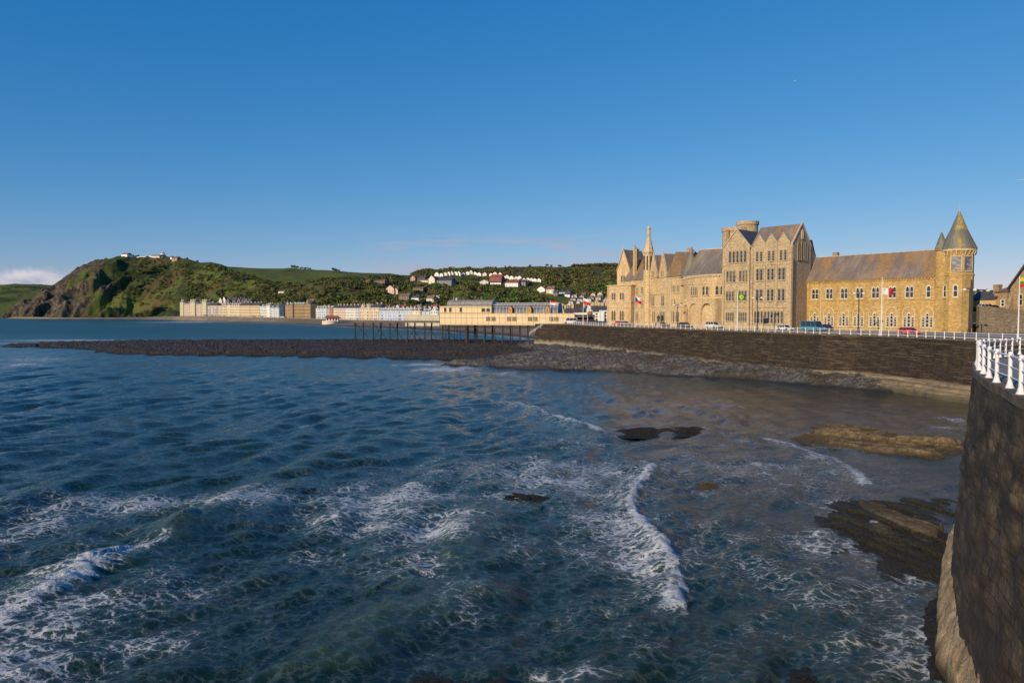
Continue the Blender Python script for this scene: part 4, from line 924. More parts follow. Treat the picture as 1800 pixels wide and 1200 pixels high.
for px in (1333.5, 1354.5, 1375.5):                        # three dormer gables
    x = lx(px); MB().prism_y([(x - 1.62, 15.9), (x + 1.62, 15.9), (x + 1.62, E + .3), (x, E + 2.75), (x - 1.62, E + .3)], -.12, 2.2).build('dormer_gable', M['grey_tan'], t)
    MB().prism_y([(x - 1.72, E + .2), (x, E + 2.65), (x + 1.72, E + .2), (x + 1.72, E + .5), (x, E + 3.05), (x - 1.72, E + .5)], -.2, 2.3).build('dormer_coping', M['trim_grey'], t)
    window(t, x, 16.9, W_d2, y=-.14)
    q = MB()
    for k in range(4): q.prism_y([(x - 1.25 + k * .66, 16.2), (x - .8 + k * .66, 16.2), (x - 1.02 + k * .66, 16.6)], -.2, -.12)
    q.build('blind_tracery', M['trim'], t)
for k in range(5): window(t, lx(1282.2) + k * (lx(1308.5) - lx(1282.2)) / 4, 16.95, W_l5)
for px in (1284, 1306.5): window(t, lx(px), 12.0, W_r3)
for px in (1283, 1305): window(t, lx(px), 7.2, W_a3); window(t, lx(px), 2.0, W_g)
for px in (1334, 1353.5, 1372.8): window(t, lx(px), 12.2, W_r2); window(t, lx(px), 7.1, W_r2)
x0_, x1_ = lx(1324.5), lx(1378)
WA = win_meshes('arc', [(0, 0, .52, 3.1, 'p')], (.4,), TANF, TG, .14)
for k in range(9): window(t, x0_ + .5 + k * (x1_ - x0_ - 1) / 8, 1.55, WA)
for yy in (2.9, 4.8, 6.7): window(t, L, 17.0 if yy != 4.8 else 17.2, W_tall, y=yy, rz=R(90))
window(t, L, 22.4, W_sm, y=4.8, rz=R(90))
q = MB().prism_x([(D2 + .0, 8), (D2, 20.2), (D2 + 1.2, 22.0), (D2 + 3.4, 17.9), (D2 + 3.4, 8)], L - 3.5, L - .4); q.build('rear_gable', M['grey_tan'], t)
MB().prism_x([(D2 - .05, 20.4), (D2 + 1.2, 22.4), (D2 + 3.7, 17.9), (D2 + 3.7, 17.6), (D2 + 1.2, 22.05), (D2 + .05, 20.2)], L - 3.6, L - .3).build('roof', M['slate_dark'], t)
# round battlemented tower behind
rt_ = MB().lathe((-1.0, 14.0, 0), [(2.75, 0), (2.75, 27.8), (3.0, 28.1), (3.0, 29.0), (2.6, 29.0), (2.6, 28.4)], 28).lathe((-3.6, 13.0, 0), [(3.9, 0), (3.9, 26.2), (4.1, 26.4), (4.1, 27.4), (3.7, 27.4), (3.7, 26.9)], 28).build('round_tower', M['grey_tan'], t)
MB().box(-3.2, -.4, 8.5, 14, 0, 25.2).build('stair_turret', M['grey_tan'], t)
chimney_stack(t, -3.9, 9.0, 14, 26.6, .9, .9, 1, M['church'])

# ================================================================== bow-fronted hall
t, L, lx, lz = facade('stone_hall', 'bow fronted honey stone hall with arched entrance porch under a sweeping slate roof', 'building', (47.2, 206), (56.4, 187.8), Z0)
HH = 14.2
ang_ = math.atan2(187.8 - 206, 56.4 - 47.2); ca, sa = math.cos(-ang_), math.sin(-ang_)
def loc(px, d): x = PX(px, d) - 47.2; y = d - 206; return (x * ca - y * sa, x * sa + y * ca)
arc = catmull([loc(1193, 212), loc(1200.5, 205), loc(1211, 199.5), loc(1226, 195), loc(1243, 191.5), loc(1259, 189.5), loc(1270.5, 189)], 1.0)
arc = [(a, b_) for a, b_ in arc]; back = [(arc[-1][0], 9.0), (arc[0][0], 9.0)]
MB().prism_z(arc + back, 0, HH).build('wall', M['honey'], t)
ctr = (L * .55, 9.0)
def ring_pts(o): 
    nr = normals([(a, b_) for a, b_ in arc]); return [(a - nn[0] * o, b_ - nn[1] * o) for (a, b_), nn in zip(arc, nr)]
out_ = ring_pts(.3); 
if out_[len(out_) // 2][1] > arc[len(arc) // 2][1]: out_ = ring_pts(-.3)
cm = MB().prism_z(out_ + back, HH - .1, HH + .2); cm.build('cornice', M['trim'], t)
bm_ = ring_pts(-.15) if ring_pts(-.15)[len(arc) // 2][1] < arc[len(arc) // 2][1] else ring_pts(.15)
q = MB().prism_z(bm_ + [(arc[-1][0], 1), (arc[0][0], 3)], 6.7, 6.95).prism_z(bm_ + [(arc[-1][0], 1), (arc[0][0], 3)], 11.9, 12.05); q.build('stone_bands', M['trim'], t)
q = MB().prism_z(out_ + back, HH - .16, HH - .1)
for i in range(len(out_) - 1):
    for f_ in (.25, .75):
        a_ = out_[i][0] * (1 - f_) + out_[i + 1][0] * f_; b__ = out_[i][1] * (1 - f_) + out_[i + 1][1] * f_; q.box(a_ - .12, a_ + .12, b__ - .02, b__ + .3, HH - .55, HH - .12)
q.build('corbels', M['trim'], t)
# roof lofted from the curved eaves to a straight ridge
rl = loc(1229, 201); rr = loc(1271.5, 196.5); nA = len(out_); V0 = [(a, b_, HH + .2) for a, b_ in out_]
V1 = []
for i in range(nA):
    f_ = max(0, min(1, (i / (nA - 1) - .28) / .72)); V1.append((rl[0] + (rr[0] - rl[0]) * f_, rl[1] + (rr[1] - rl[1]) * f_, 21.7))
q = MB(); q.add(V0 + V1, [(i, i + 1, i + 1 + nA, i + nA) for i in range(nA - 1)])
bk = [(out_[0][0] - 0, 10, HH + .2), (out_[-1][0], 12, HH + .2)]; q.add([V0[0], V1[0], bk[0]], [(0, 1, 2)]); q.add([V1[0], V1[-1], bk[1], bk[0]], [(0, 1, 2, 3)])
q.build('roof', M['slate_green'], t)
MB().tube((rl[0], rl[1], 21.8), (rr[0], rr[1], 21.8), .16).build('ridge_tiles', M['trim'], t)
def on_arc(px):
    best = None
    for i in range(len(arc) - 1):
        mx, my = (arc[i][0] + arc[i + 1][0]) / 2, (arc[i][1] + arc[i + 1][1]) / 2
        wx_ = 47.2 + mx * math.cos(ang_) - my * math.sin(ang_); wy_ = 206 + mx * math.sin(ang_) + my * math.cos(ang_); p_ = 900 + 1250 * wx_ / wy_
        if best is None or abs(p_ - px) < best[0]: best = (abs(p_ - px), mx, my, math.atan2(arc[i + 1][1] - arc[i][1], arc[i + 1][0] - arc[i][0]))
    return best[1:]
for px, ms in ((1221, W_h3), (1241, W_h2), (1263, W_h2)):
    x, y, a = on_arc(px); window(t, x, 8.9, ms, y=y - .12, rz=a)
# entrance porch with three open arches
pl_, pr_ = loc(1199, 201.5), loc(1257, 186.6); pa = math.atan2(pr_[1] - pl_[1], pr_[0] - pl_[0]); pL = math.dist(pl_, pr_)
pe = MB(); sizes = [(.04, .20), (.20, .53), (.53, .98)]
for f0, f1 in sizes:
    x0, x1 = pL * f0, pL * f1; w = (x1 - x0) * (.80 if f1 > .3 else .6); h = 6.3 if f1 < .3 else 6.7; cx = (x0 + x1) / 2
    a_ = light_poly(cx, w, h, 'c'); pts_ = [(x0, 0), (cx - w / 2, 0)] + list(reversed(a_[2:])) + [(cx + w / 2, 0), (x1, 0), (x1, 7.6), (x0, 7.6)]
    pe.prism_y(pts_, 0, .9)
pe.box(0, pL * .04, 0, 5, 0, 7.6).box(pL * .98, pL, 0, 4.0, 0, 7.6).box(0, pL, .0, 4.2, 7.602, 7.95)
po = pe.build('porch', M['honey'], t, (pl_[0], pl_[1], 0), pa)
q = MB()
for f0, f1 in sizes:
    x0, x1 = pL * f0, pL * f1; w = (x1 - x0) * (.80 if f1 > .3 else .6); h = 6.3 if f1 < .3 else 6.7; cx = (x0 + x1) / 2; q.ring_y(light_poly(cx, w, h, 'c')[2:], light_poly(cx, w, h, 'c', .32)[2:], -.12, .0)
q.build('arch_mouldings', M['trim'], po)
Wd = win_meshes('porchdoor', [(0, 0, 1.1, 3.0, 'p')], (.6,), TANF, T, .14)
for f_ in (.135, .385, .76):
    o_ = link('door', Wd[0], t, (pl_[0] + pL * f_ * math.cos(pa) - 2.9 * math.sin(pa), pl_[1] + pL * f_ * math.sin(pa) + 2.9 * math.cos(pa), .1), pa); link('surround', Wd[2], o_)
window(t, on_arc(1262)[0], 1.5, W_sm2, y=on_arc(1262)[1] - .1, rz=on_arc(1262)[2])
# chimney group and green cone at the left
x, y = loc(1209, 214); chimney_stack(t, x, y, 12, 22.8, 1.5, .9, 3); x, y = loc(1215, 213); chimney_stack(t, x, y, 12, 22.9, 1.0, .9, 2)
x, y = loc(1214, 205); MB().lathe((x, y, HH), [(3.0, 0), (1.7, 3.6), (.75, 6.6), (0, 9.0)], 16).build('conical_roof', M['slate_green'], t)

# ================================================================== gabled range with the little spire
A_ = (37.9, 240); B_ = (49.0, 206)
t, L, lx, lz = facade('gabled_range', 'ornate honey stone range with pointed gables and a small stone spire', 'building', A_, B_, Z0)
HR = 14.7; DR = 9
MB().prism_x([(0, 0), (0, HR), (DR / 2, 21.4), (DR, HR), (DR, 0)], 0, L).build('wall', M['honey'], t)
MB().prism_x([(-.3, HR), (-.3, HR + .25), (DR / 2, 21.9), (DR + .3, HR + .25), (DR + .3, HR), (DR / 2, 21.5)], -.1, L + .1).build('roof', M['slate'], t)
tr = MB()
for z in (5.6, 9.7, 14.3): tr.box(-.02, L, -.16, 0, z, z + .22)
for px in (1112.5, 1136, 1139.5, 1172.5, 1180): tr.box(lx(px) - .4, lx(px) + .4, -.45, 0, 0, 14.3)
tr.build('stone_bands', M['trim'], t)
for px in (1149, 1165.5):
    x = lx(px); w = 2.1; MB().prism_y([(x - w, 9.7), (x + w, 9.7), (x + w, HR + .8), (x, 21.8), (x - w, HR + .8)], -.3, 4.6).build('gable', M['honey'], t)
    MB().prism_y([(x - w - .15, HR + .7), (x, 21.7), (x + w + .15, HR + .7), (x + w + .15, HR + 1.1), (x, 22.4), (x - w - .15, HR + 1.1)], -.42, .1).lathe((x, -.2, 22.0), [(.16, 0), (.06, 1.6), (0, 1.7)], 6).build('gable_coping', M['trim'], t)
    MB().prism_y([(x - w - .2, HR + .7), (x, 21.6), (x + w + .2, HR + .7), (x + w + .2, HR + .95), (x, 21.95), (x - w - .2, HR + .95)], .12, 4.7).build('roof', M['slate'], t)
    window(t, x, 15.0, W_sm2, y=-.31)
for px in (1120, 1129, 1145, 1152, 1162, 1168, 1185, 1192): window(t, lx(px), 10.2, W_sm2)
for px in (1119, 1129): window(t, lx(px), 6.2, W_sm2)
for px in (1148, 1165): window(t, lx(px), 6.2, W_b3)
for px in (1114.5, 1119.5, 1141, 1149.5, 1162.5, 1168, 1183, 1191): window(t, lx(px), 1.4, W_b3)
for px in (1186,): window(t, lx(px), 6.3, W_sm)
# cross roof over the right end
x = lx(1188); MB().prism_y([(x - 5.2, HR + .3), (x, 21.9), (x + 5.0, HR + .3)], -.2, DR + 1).build('cross_roof', M['slate'], t)
MB().prism_y([(x - 4.9, HR + .1), (x, 21.4), (x + 4.7, HR + .1)], -.05, -.22).build('cross_gable', M['slate'], t)
# spired stair turret
x = lx(1140); sp = MB().lathe((x, -.2, 0), [(1.55, 0), (1.55, 15.5), (1.7, 15.7), (1.5, 15.9), (1.5, 22.6), (1.75, 22.9), (1.75, 23.3)], 8, R(22.5)).build('stair_turret', M['honey'], t)
MB().lathe((x, -.2, 23.3), [(1.6, 0), (.62, 4.2), (.55, 4.3), (.5, 6.8), (.72, 7.0), (.72, 7.4), (.3, 7.7), (.2, 8.0)], 8, R(22.5)).build('spire', M['trim'], sp)
q = MB()
for k in range(8):
    a = R(45 * k); q.box(x + 1.42 * math.cos(a) - .14, x + 1.42 * math.cos(a) + .14, -.2 + 1.42 * math.sin(a) - .14, -.2 + 1.42 * math.sin(a) + .14, 17.5, 21.8)
q.build('slit_openings', M['black'], sp)
chimney_stack(t, lx(1110.5), 1.0, 13, 25.6, 1.0, .9, 2); chimney_stack(t, lx(1106), 2.6, 13, 25.2, 1.2, .9, 2)
# left gabled end and the flat-topped bay in front of it
_a = t.rotation_euler.z
def W2L(x, y): x -= A_[0]; y -= A_[1]; return (x * math.cos(_a) + y * math.sin(_a), -x * math.sin(_a) + y * math.cos(_a))
eo = W2L(36.0, 244.5); ea = math.atan2(-.77, .64) - _a
class _Rot:                                                # local frame of the end gable, turned to face the bay's way
    def __call__(s, o): o.location = (eo[0] + 3.4 * 0, eo[1], 0); o.rotation_euler = (0, 0, ea); return o
ER = _Rot()
ER(MB().prism_y([(0, 0), (5.6, 0), (5.6, 18.2), (2.8, 25.0), (0, 18.2)], 0, 9).build('end_gable', M['honey'], t))
ER(MB().prism_y([(-.2, 18.1), (2.8, 25.3), (5.8, 18.1), (5.8, 18.5), (2.8, 25.8), (-.2, 18.5)], -.2, .3).lathe((2.8, 0, 25.4), [(.18, 0), (.08, 1.8), (0, 1.9)], 6).build('gable_coping', M['trim'], t))
ER(MB().prism_y([(-.3, 18.0), (2.8, 25.1), (5.9, 18.0), (5.9, 18.3), (2.8, 25.5), (-.3, 18.3)], .32, 9.6).build('roof', M['slate'], t))
window(t, eo[0] + 2.8 * math.cos(ea), 14.5, W_b2, y=eo[1] + 2.8 * math.sin(ea), rz=ea)
bw = [W2L(*p) for p in ((36.5, 243.5), (32.0, 239.6), (32.4, 237.8), (37.4, 231.4), (38.6, 231.2), (43.0, 235.0))]; BP = lambda o: [W2L(*p) for p in ((36.5, 243.5), (32.0 - o, 239.6 + o * .3), (32.4 - o, 237.8 - o * .6), (37.4 - o * .4, 231.4 - o), (38.6 + o * .6, 231.2 - o * .8), (43.0 + o, 235.0))]
ba = MB().prism_z(bw, 0, 13.2); bay = ba.build('bay', M['honey'], t)
q = MB()
for z, o in ((5.7, .15), (7.4, .12), (12.9, .3)): q.prism_z(BP(o), z, z + .35)
q.build('stone_bands', M['trim'], bay)
for f_ in (.27, .73):
    (xa, ya), (xb, yb) = bw[2], bw[3]; a = math.atan2(yb - ya, xb - xa); mx, my = xa + (xb - xa) * f_, ya + (yb - ya) * f_; window(t, mx, 8.4, W_b2, y=my - .01, rz=a); window(t, mx, 1.6, W_b3, y=my - .01, rz=a)

# ================================================================== right edge: rubble wall, yellow house, stone hall
t = thing('retaining_wall', 'rough rubble stone bank wall behind the road at the right edge', 'stone wall', (98.5, 150, Z0))
t.rotation_euler = (0, 0, R(-8))
MB().prism_y([(0, 0), (30, 0), (30, 4.2), (14, 4.3), (8, 4.4), (1.5, 5.3), (0, 5.2)], 0, 1.2).build('wall', M['rubble'], t); MB().prism_y([(-.1, 5.2), (1.5, 5.3), (8, 4.4), (30, 4.2), (30, 4.45), (8, 4.65), (1.5, 5.55), (-.1, 5.45)], -.1, 1.25).build('coping', M['rubble'], t)
bank = MB().add([(99, 151.5, 14.0), (130, 147, 13.7), (200, 190, 14.5), (200, 260, 15), (104, 260, 14), (99, 158, 14)], [(0, 1, 2, 3, 4, 5)]).build('grass_bank', M['hill']); tag(bank, kind='structure')
t, L, lx, lz = facade('yellow_house', 'small yellow rendered house with dark slate roof and broad stone chimney', 'house', (PX(1707, 162), 162), (PX(1749, 157), 157), 13.6)
MB().box(0, L, 0, 5, 0, 2.7).build('wall', paint((.60, .42, .20), 'yellow_render'), t)
MB().prism_x([(-.3, 2.6), (2.4, 4.3), (5.3, 2.6), (5.3, 2.85), (2.4, 4.55), (-.3, 2.85)], -.15, L + .1).build('roof', M['slate_dark'], t)
Wy = win_meshes('yhouse', [(0, 0, .75, 1.35, 'r')], (.5,), WH, WH, .06); window(t, 1.7, .7, Wy)
MB().box(3.9, 5.1, 1.3, 2.5, 3.2, 6.0).box(3.8, 5.2, 1.2, 2.6, 5.6, 5.8).build('chimney', M['church'], t)
t, L, lx, lz = facade('stone_chapel', 'brown stone church hall with buttresses and steep gable cut by the right edge', 'church hall', (PX(1746, 158), 158), (PX(1815, 150), 150), 13.4)
MB().box(0, 4.0, 0, 8, 0, 4.4).build('low_wall', M['church'], t); MB().prism_x([(-.3, 4.4), (4, 5.6), (8.3, 4.4)], -.1, 4.2).build('roof', M['tan_roof'], t)
MB().prism_y([(4.0, 0), (13, 0), (13, 5.2), (8.6, 11.6), (4.0, 5.2)], -.6, 10).build('gabled_wall', M['church'], t)
MB().prism_y([(3.5, 4.9), (8.6, 12.1), (13.5, 4.9), (13.5, 5.4), (8.6, 12.6), (3.5, 5.4)], -.9, 10.2).build('roof', M['slate_dark'], t)
q = MB()
for x in (4.3, 8.2): q.prism_x([(-.6, 0), (-2.2, 0), (-.7, 4.2), (-.6, 4.2)], x - .4, x + .4)
q.build('buttress', M['church'], t); window(t, 2.0, 1.4, Wy); 
for x in (6.3, 10.2): window(t, x, 1.6, win_meshes('chapel', [(0, 0, .8, 2.4, 'p')], (.5,), WH, T, .14), y=-.62)
MB().lathe((3.2, -.15, 0), [(.06, 0), (.06, 4.3)], 6).build('drainpipe', M['pipe_dark'], t)

# ================================================================== PIER
zP = 8.2
t, L, lx, lz = facade('pier', 'cream clad pleasure pier on dark iron piles with a long deck and glass barrel roof', 'pier', (PX(773, 303), 303), (PX(1010, 285), 285), 0)
creamm = M['cream'] = None
m, nt, b = mat('cream_cladding'); n = N(nt); uv = n.tex('UV')
br = n.new("ShaderNodeTexBrick"); br.offset = 0; n.link(uv, br.inputs['Vector']); br.inputs['Scale'].default_value = 1
br.inputs['Brick Width'].default_value = 2.45; br.inputs['Row Height'].default_value = 2.2; br.inputs['Mortar Size'].default_value = .075; br.inputs['Mortar Smooth'].default_value = 0
br.inputs['Color1'].default_value = (.72, .56, .33, 1); br.inputs['Color2'].default_value = (.75, .585, .35, 1); br.inputs['Mortar'].default_value = (.30, .20, .10, 1)
c = n.mix(n.ramp(n.noise(n.map(n.geo(), (1, 1, .3)), .7, 5), .45, .75, 0, .35), br.outputs[0], (.50, .38, .22)); nt.links.new(c, b.inputs['Base Color']); b.inputs['Roughness'].default_value = .6; M['cream'] = m
za = lambda py, d: ZY(py, d)
yl = 0
MB().box(0, L, 0, 11, 8.3, 13.1).build('lower_hall', M['cream'], t)
xm = lx(864); MB().box(0, xm, -.15, 11, 13.1, 16.0).build('upper_hall', M['cream'], t)
MB().box(0, L, -.22, 0, 12.95, 13.1).box(0, xm, -.32, -.14, 15.85, 16.1).box(-.1, L, -.2, 0, 8.1, 8.32).build('trim_bands', paint((.50, .38, .22), 'cream_trim'), t)
prof = [(-.1 + 0, 15.9)] + [(1.2 + 9 * (1 - math.cos(a)) / 2, 16.1 + 2.7 * math.sin(a) ** .6) for a in np.linspace(.12, math.pi - .12, 9)] + [(11, 15.9)]
MB().prism_x(prof, lx(784), xm - .1).build('roof', plain('weathered_grey_sheet', (.25, .235, .215), .6, .25, .7), t)
# glass barrel roof with ribs
gp = [(1.3 + 8.4 * (1 - math.cos(a)) / 2, 13.1 + 4.1 * math.sin(a) ** .8) for a in np.linspace(0, math.pi, 13)]
xr = lx(979)
m, nt, b = mat('hazy_roof_glass'); n = N(nt); c = n.mix(n.ramp(n.noise(n.geo(), .35, 4), .35, .7), (.085, .10, .14), (.15, .17, .21)); nt.links.new(c, b.inputs['Base Color']); b.inputs['Roughness'].default_value = .5; b.inputs['Specular IOR Level'].default_value = .25; M['roofglass'] = m
gr = MB().prism_x(gp, xm + .1, xr).build('glass_roof', M['roofglass'], t)
q = MB()
for k in range(20):
    xx = xm + .2 + (xr - xm - .4) * k / 19
    for a, b_ in zip(gp[:-1], gp[1:]): q.tube((xx, a[0], a[1] + .03), (xx, b_[0], b_[1] + .03), .055, n=4)
q.tube((xm + .1, 1.35, 15.6), (xr, 1.35, 15.6), .06, n=4); q.tube((xm + .1, 1.9, 16.6), (xr, 1.9, 16.6), .10, n=4); q.box(xm, xr, 3.5, 3.6, 17.15, 17.3)
q.build('ribs', M['white'], gr)
for px in (897, 930.5, 962.5):
    x = lx(px); d_ = MB().prism_y([(x - .85, 13.1), (x + .85, 13.1), (x + .85, 14.6), (x + .6, 15.5), (x, 16.1), (x - .6, 15.5), (x - .85, 14.6)], -.1, 1.8).build('dormer', paint((.42, .17, .045), 'orange_wood'), t)
    MB().ring_y(light_poly(x, .9, 1.9, 'p'), light_poly(x, .9, 1.9, 'p', .14), -.2, -.11).build('arch_moulding', paint((.70, .55, .25), 'pale_yellow'), d_, (0, 0, 13.5))
Wp = win_meshes('pierpair', [(-1.15, 0, .42, 1.55, 'r'), (-.6, 0, .42, 1.55, 'r'), (.0, 0, .42, 1.55, 'r'), (.55, 0, .42, 1.55, 'r'), (1.1, 0, .42, 1.55, 'r')], (.5,), M['cream'], paint((.50, .38, .22), 'cream_trim'), .07, 'glass_warm')
Wq = win_meshes('pierup', [(0, 0, .95, 1.75, 'r')], (), M['pipe_dark'], paint((.50, .38, .22), 'cream_trim'), .07)
for px in (858, 867.5, 895, 904, 932, 941, 969, 978): 
    window(t, lx(px), 10.0, win_meshes('piertri', [(-.6, 0, .42, 1.55, 'r'), (.0, 0, .42, 1.55, 'r'), (.6, 0, .42, 1.55, 'r')], (.5,), M['cream'], paint((.50, .38, .22), 'cream_trim'), .07, 'glass_warm'))
for px in (783, 792, 810.5): window(t, lx(px), 13.7, Wq, y=-.15)
for px in (850, 858.5): window(t, lx(px), 13.75, win_meshes('piersq', [(0, 0, 1.5, 1.3, 'r')], (), M['pipe_dark'], paint((.50, .38, .22), 'cream_trim'), .07), y=-.15)
# seaward deck
xd = lx(622); IR = plain('rusty_iron', (.045, .034, .028), .7, .3, .8)
MB().box(xd, 0, 0, 9, 9.35, 9.75).box(xd, 0, -.1, .0, 8.95, 9.5).build('deck', plain('deck_timber', (.13, .10, .075), .8, .25, .6), t)
q = MB()
for k in range(26): xx = xd + k * (-.1 - xd) / 25; q.box(xx - .03, xx + .03, .1, .16, 9.75, 10.55)
q.box(xd, 0, .1, .15, 10.5, 10.58).build('deck_railing', IR, t)
for px in (625, 656.5, 686, 717.5, 747.5, 779):
    x = lx(px)
    for dx, yy in ((-.45, .4), (-.75, 8.2)): MB().tube((x + dx * 1.2, yy, -.5), (x + dx, yy, 9.0), .36, .30, 8).build('pile', IR, t)
    MB().tube((x - .4, .4, 8.8), (x + 1.2 + .8, 8.2, 1.5), .09).tube((x, 8.2, 8.8), (x, .4, 1.5), .09).tube((x - 1.6, .4, 9.1), (x - .4, .4, 7.8), .06).tube((x + 1.0, .4, 9.1), (x - .2, .4, 7.8), .06).build('brace', IR, t)
for k in range(5):
    a = lx((625, 656.5, 686, 717.5, 747.5)[k]); b_ = lx((656.5, 686, 717.5, 747.5, 779)[k]); MB().tube((a, .4, 7.2), (b_, .4, 1.4), .05).tube((a, .4, 1.4), (b_, .4, 7.2), .05).build('tie_rod', IR, t)
for px, r in ((782, .2), (786.5, .2), (807.5, .16), (819, .75), (837.5, .28), (850.5, .55), (868.5, .24), (882.5, .34), (899, .2), (914, .24), (929, .2)):
    x = lx(px); MB().tube((x, .8, -.5), (x, .8, 8.2), r, n=10).build('pile', IR, t); MB().tube((x + .5, 9.5, -.5), (x + .5, 9.5, 8.2), r * .8, n=8).build('pile', IR, t)
q = MB().box(1, lx(945), .6, .8, 6.9, 7.2).box(1, lx(945), 9, 9.2, 6.9, 7.2).box(1, lx(945), .2, 10.6, 7.9, 8.1)
for k in range(9): q.tube((2 + k * 4.4, .8, 3.2 + (k % 2) * 2.4), (6.4 + k * 4.4, .8, 5.6 - (k % 2) * 2.4), .05)
q.build('cross_beam', IR, t)
MB().box(L - .5, L + 5, .2, 10.5, 8.5, 13.3).build('entrance_hall', paint((.70, .66, .58), 'off_white'), t)
MB().box(lx(793) - .1, lx(793) + .1, 3, 3.2, 18.5, 20).box(lx(796), lx(799), 3, 4.4, 18.5, 19.6).build('roof_plant', M['lead'], t)

# ================================================================== LAMPS, FLAGS
def lamp(x, y, z, h, label, heads=True):
    t = thing('street_lamp', label, 'street lamp', (x, y, z))
    MB().lathe((0, 0, 0), [(.24, 0), (.22, .9), (.12, 1.1), (.085, h - .3), (.05, h)], 10).build('pole', M['black'] if True else None, t)
    MB().tube((-.95, 0, h - .25), (.95, 0, h - .25), .05).tube((-.9, 0, h - .3), (0, 0, h - 1.1), .03).tube((.9, 0, h - .3), (0, 0, h - 1.1), .03).build('arm', M['black'], t)
    for s in (-1, 1): MB().lathe((s * .95, 0, h - .62), [(.05, 0), (.30, .08), (.34, .22), (.24, .36), (.05, .42)], 12).build('lamp_head', M['lamp_glass'], t)
for px, d, h, lab in ((1191, 196, 6.6, 'black twin headed street lamp before the arched porch'), (1331, 166, 8.0, 'black twin headed street lamp before the tall stone block'), (1509, 149, 8.6, 'black twin headed street lamp in front of the middle of the golden wing'), (1703, 134, 8.9, 'black twin headed street lamp at the foot of the corner turret')):
    lamp(PX(px, d), d, Z0, h, lab)
def flag(px, d, ytop, zb, label, w, h, painter, fl_top, dirn=1, sag=.15):
    zt = ZY(ytop, d); t = thing('flagpole', label, 'flagpole', (PX(px, d), d, zb))
    MB().lathe((0, 0, 0), [(.13, 0), (.11, 1), (.05, zt - zb), (.09, zt - zb + .05), (0, zt - zb + .2)], 8).build('pole', M['white'], t)
    cols_, fn = painter; nx, nz = 24, 16; zt2 = ZY(fl_top, d) - zb
    V = []; 
    for j in range(nz + 1):
        for i in range(nx + 1):
            u = i / nx; v = j / nz; V.append((dirn * (.08 + u * w * .93), .32 * math.sin(u * 7 + v) * u * .6, zt2 - v * h - sag * h * u * u + .06 * math.sin(u * 9)))
    per = {k: [] for k in cols_}
    for j in range(nz):
        for i in range(nx):
            a = j * (nx + 1) + i; per[fn((i + .5) / nx, (j + .5) / nz)].append((a, a + 1, a + nx + 2, a + nx + 1))
    me = bpy.data.meshes.new('flag'); fs = [f for k in cols_ for f in per[k]]; me.from_pydata(V, [], fs)
    idx = [i for i, k in enumerate(cols_) for _ in per[k]]
    for k in cols_: me.materials.append(M[k])
    for p_, i in zip(me.polygons, idx): p_.material_index = i
    o = link('flag', me, t); so_ = o.modifiers.new('thickness', 'SOLIDIFY'); so_.thickness = .012
for k, c in (('f_red', (.62, .03, .03)), ('f_white', (.80, .78, .76)), ('f_blue', (.02, .05, .22)), ('f_green', (.02, .30, .06)), ('f_yellow', (.80, .62, .03)), ('f_grey', (.45, .45, .5))): M[k] = plain(k, c, .7, .04, 3)
flag(967, 262, 527, 9.3, 'white pole with small red and white flag before the glass pier roof', 2.9, 1.5, (('f_red', 'f_white'), lambda u, v: 'f_red' if v < .45 - .3 * abs(u - .3) else 'f_white'), 529)
flag(1025, 246, 523, 9.2, 'tall white pole with white over red flag right of the pier', 2.6, 1.9, (('f_white', 'f_red'), lambda u, v: 'f_white' if v < .5 else 'f_red'), 524.5, sag=.45)
flag(1033, 262, 536, 9.2, 'short white pole with white and green flag bearing a red shape', 1.9, 1.7, (('f_white', 'f_green', 'f_red'), lambda u, v: 'f_red' if abs(u - .5) < .32 and abs(v - .5) < .26 + .1 * math.sin(u * 20) else ('f_white' if v < .5 else 'f_green')), 544)
flag(1116, 204, 519, 9.2, 'white pole with blue wedge, white and red flag before the gabled range', 1.9, 1.6, (('f_white', 'f_red', 'f_blue'), lambda u, v: 'f_blue' if u < .5 - abs(v - .5) else ('f_white' if v < .5 else 'f_red')), 521.5, sag=.5)
def brazil(u, v):
    a, b_ = abs(u - .5) / .40, abs(v - .5) / .38
    return 'f_blue' if (u - .5) ** 2 * 2 + (v - .5) ** 2 < .025 else ('f_yellow' if a + b_ < 1 else 'f_green')
flag(1296, 164, 514, 9.2, 'white pole with green flag bearing a yellow diamond', 1.8, 1.35, (('f_green', 'f_yellow', 'f_blue'), brazil), 516.5)
flag(1549, 128, 489, 9.2, 'tall white pole with half white half red flag before the golden wing', 2.2, 1.15, (('f_white', 'f_red', 'f_grey'), lambda u, v: 'f_red' if u > .5 else ('f_grey' if (.12 < u < .3 and .15 < v < .4 and (abs(u - .21) < .035 or abs(v - .27) < .06)) else 'f_white')), 506.5, sag=.1)
flag(1790, 104, 488, 9.2, 'tall white pole with yellow, green and red flag at the right edge', 2.3, 1.35, (('f_yellow', 'f_green', 'f_red'), lambda u, v: 'f_yellow' if v < .4 else 'f_green' if v < .62 else 'f_red'), 489)

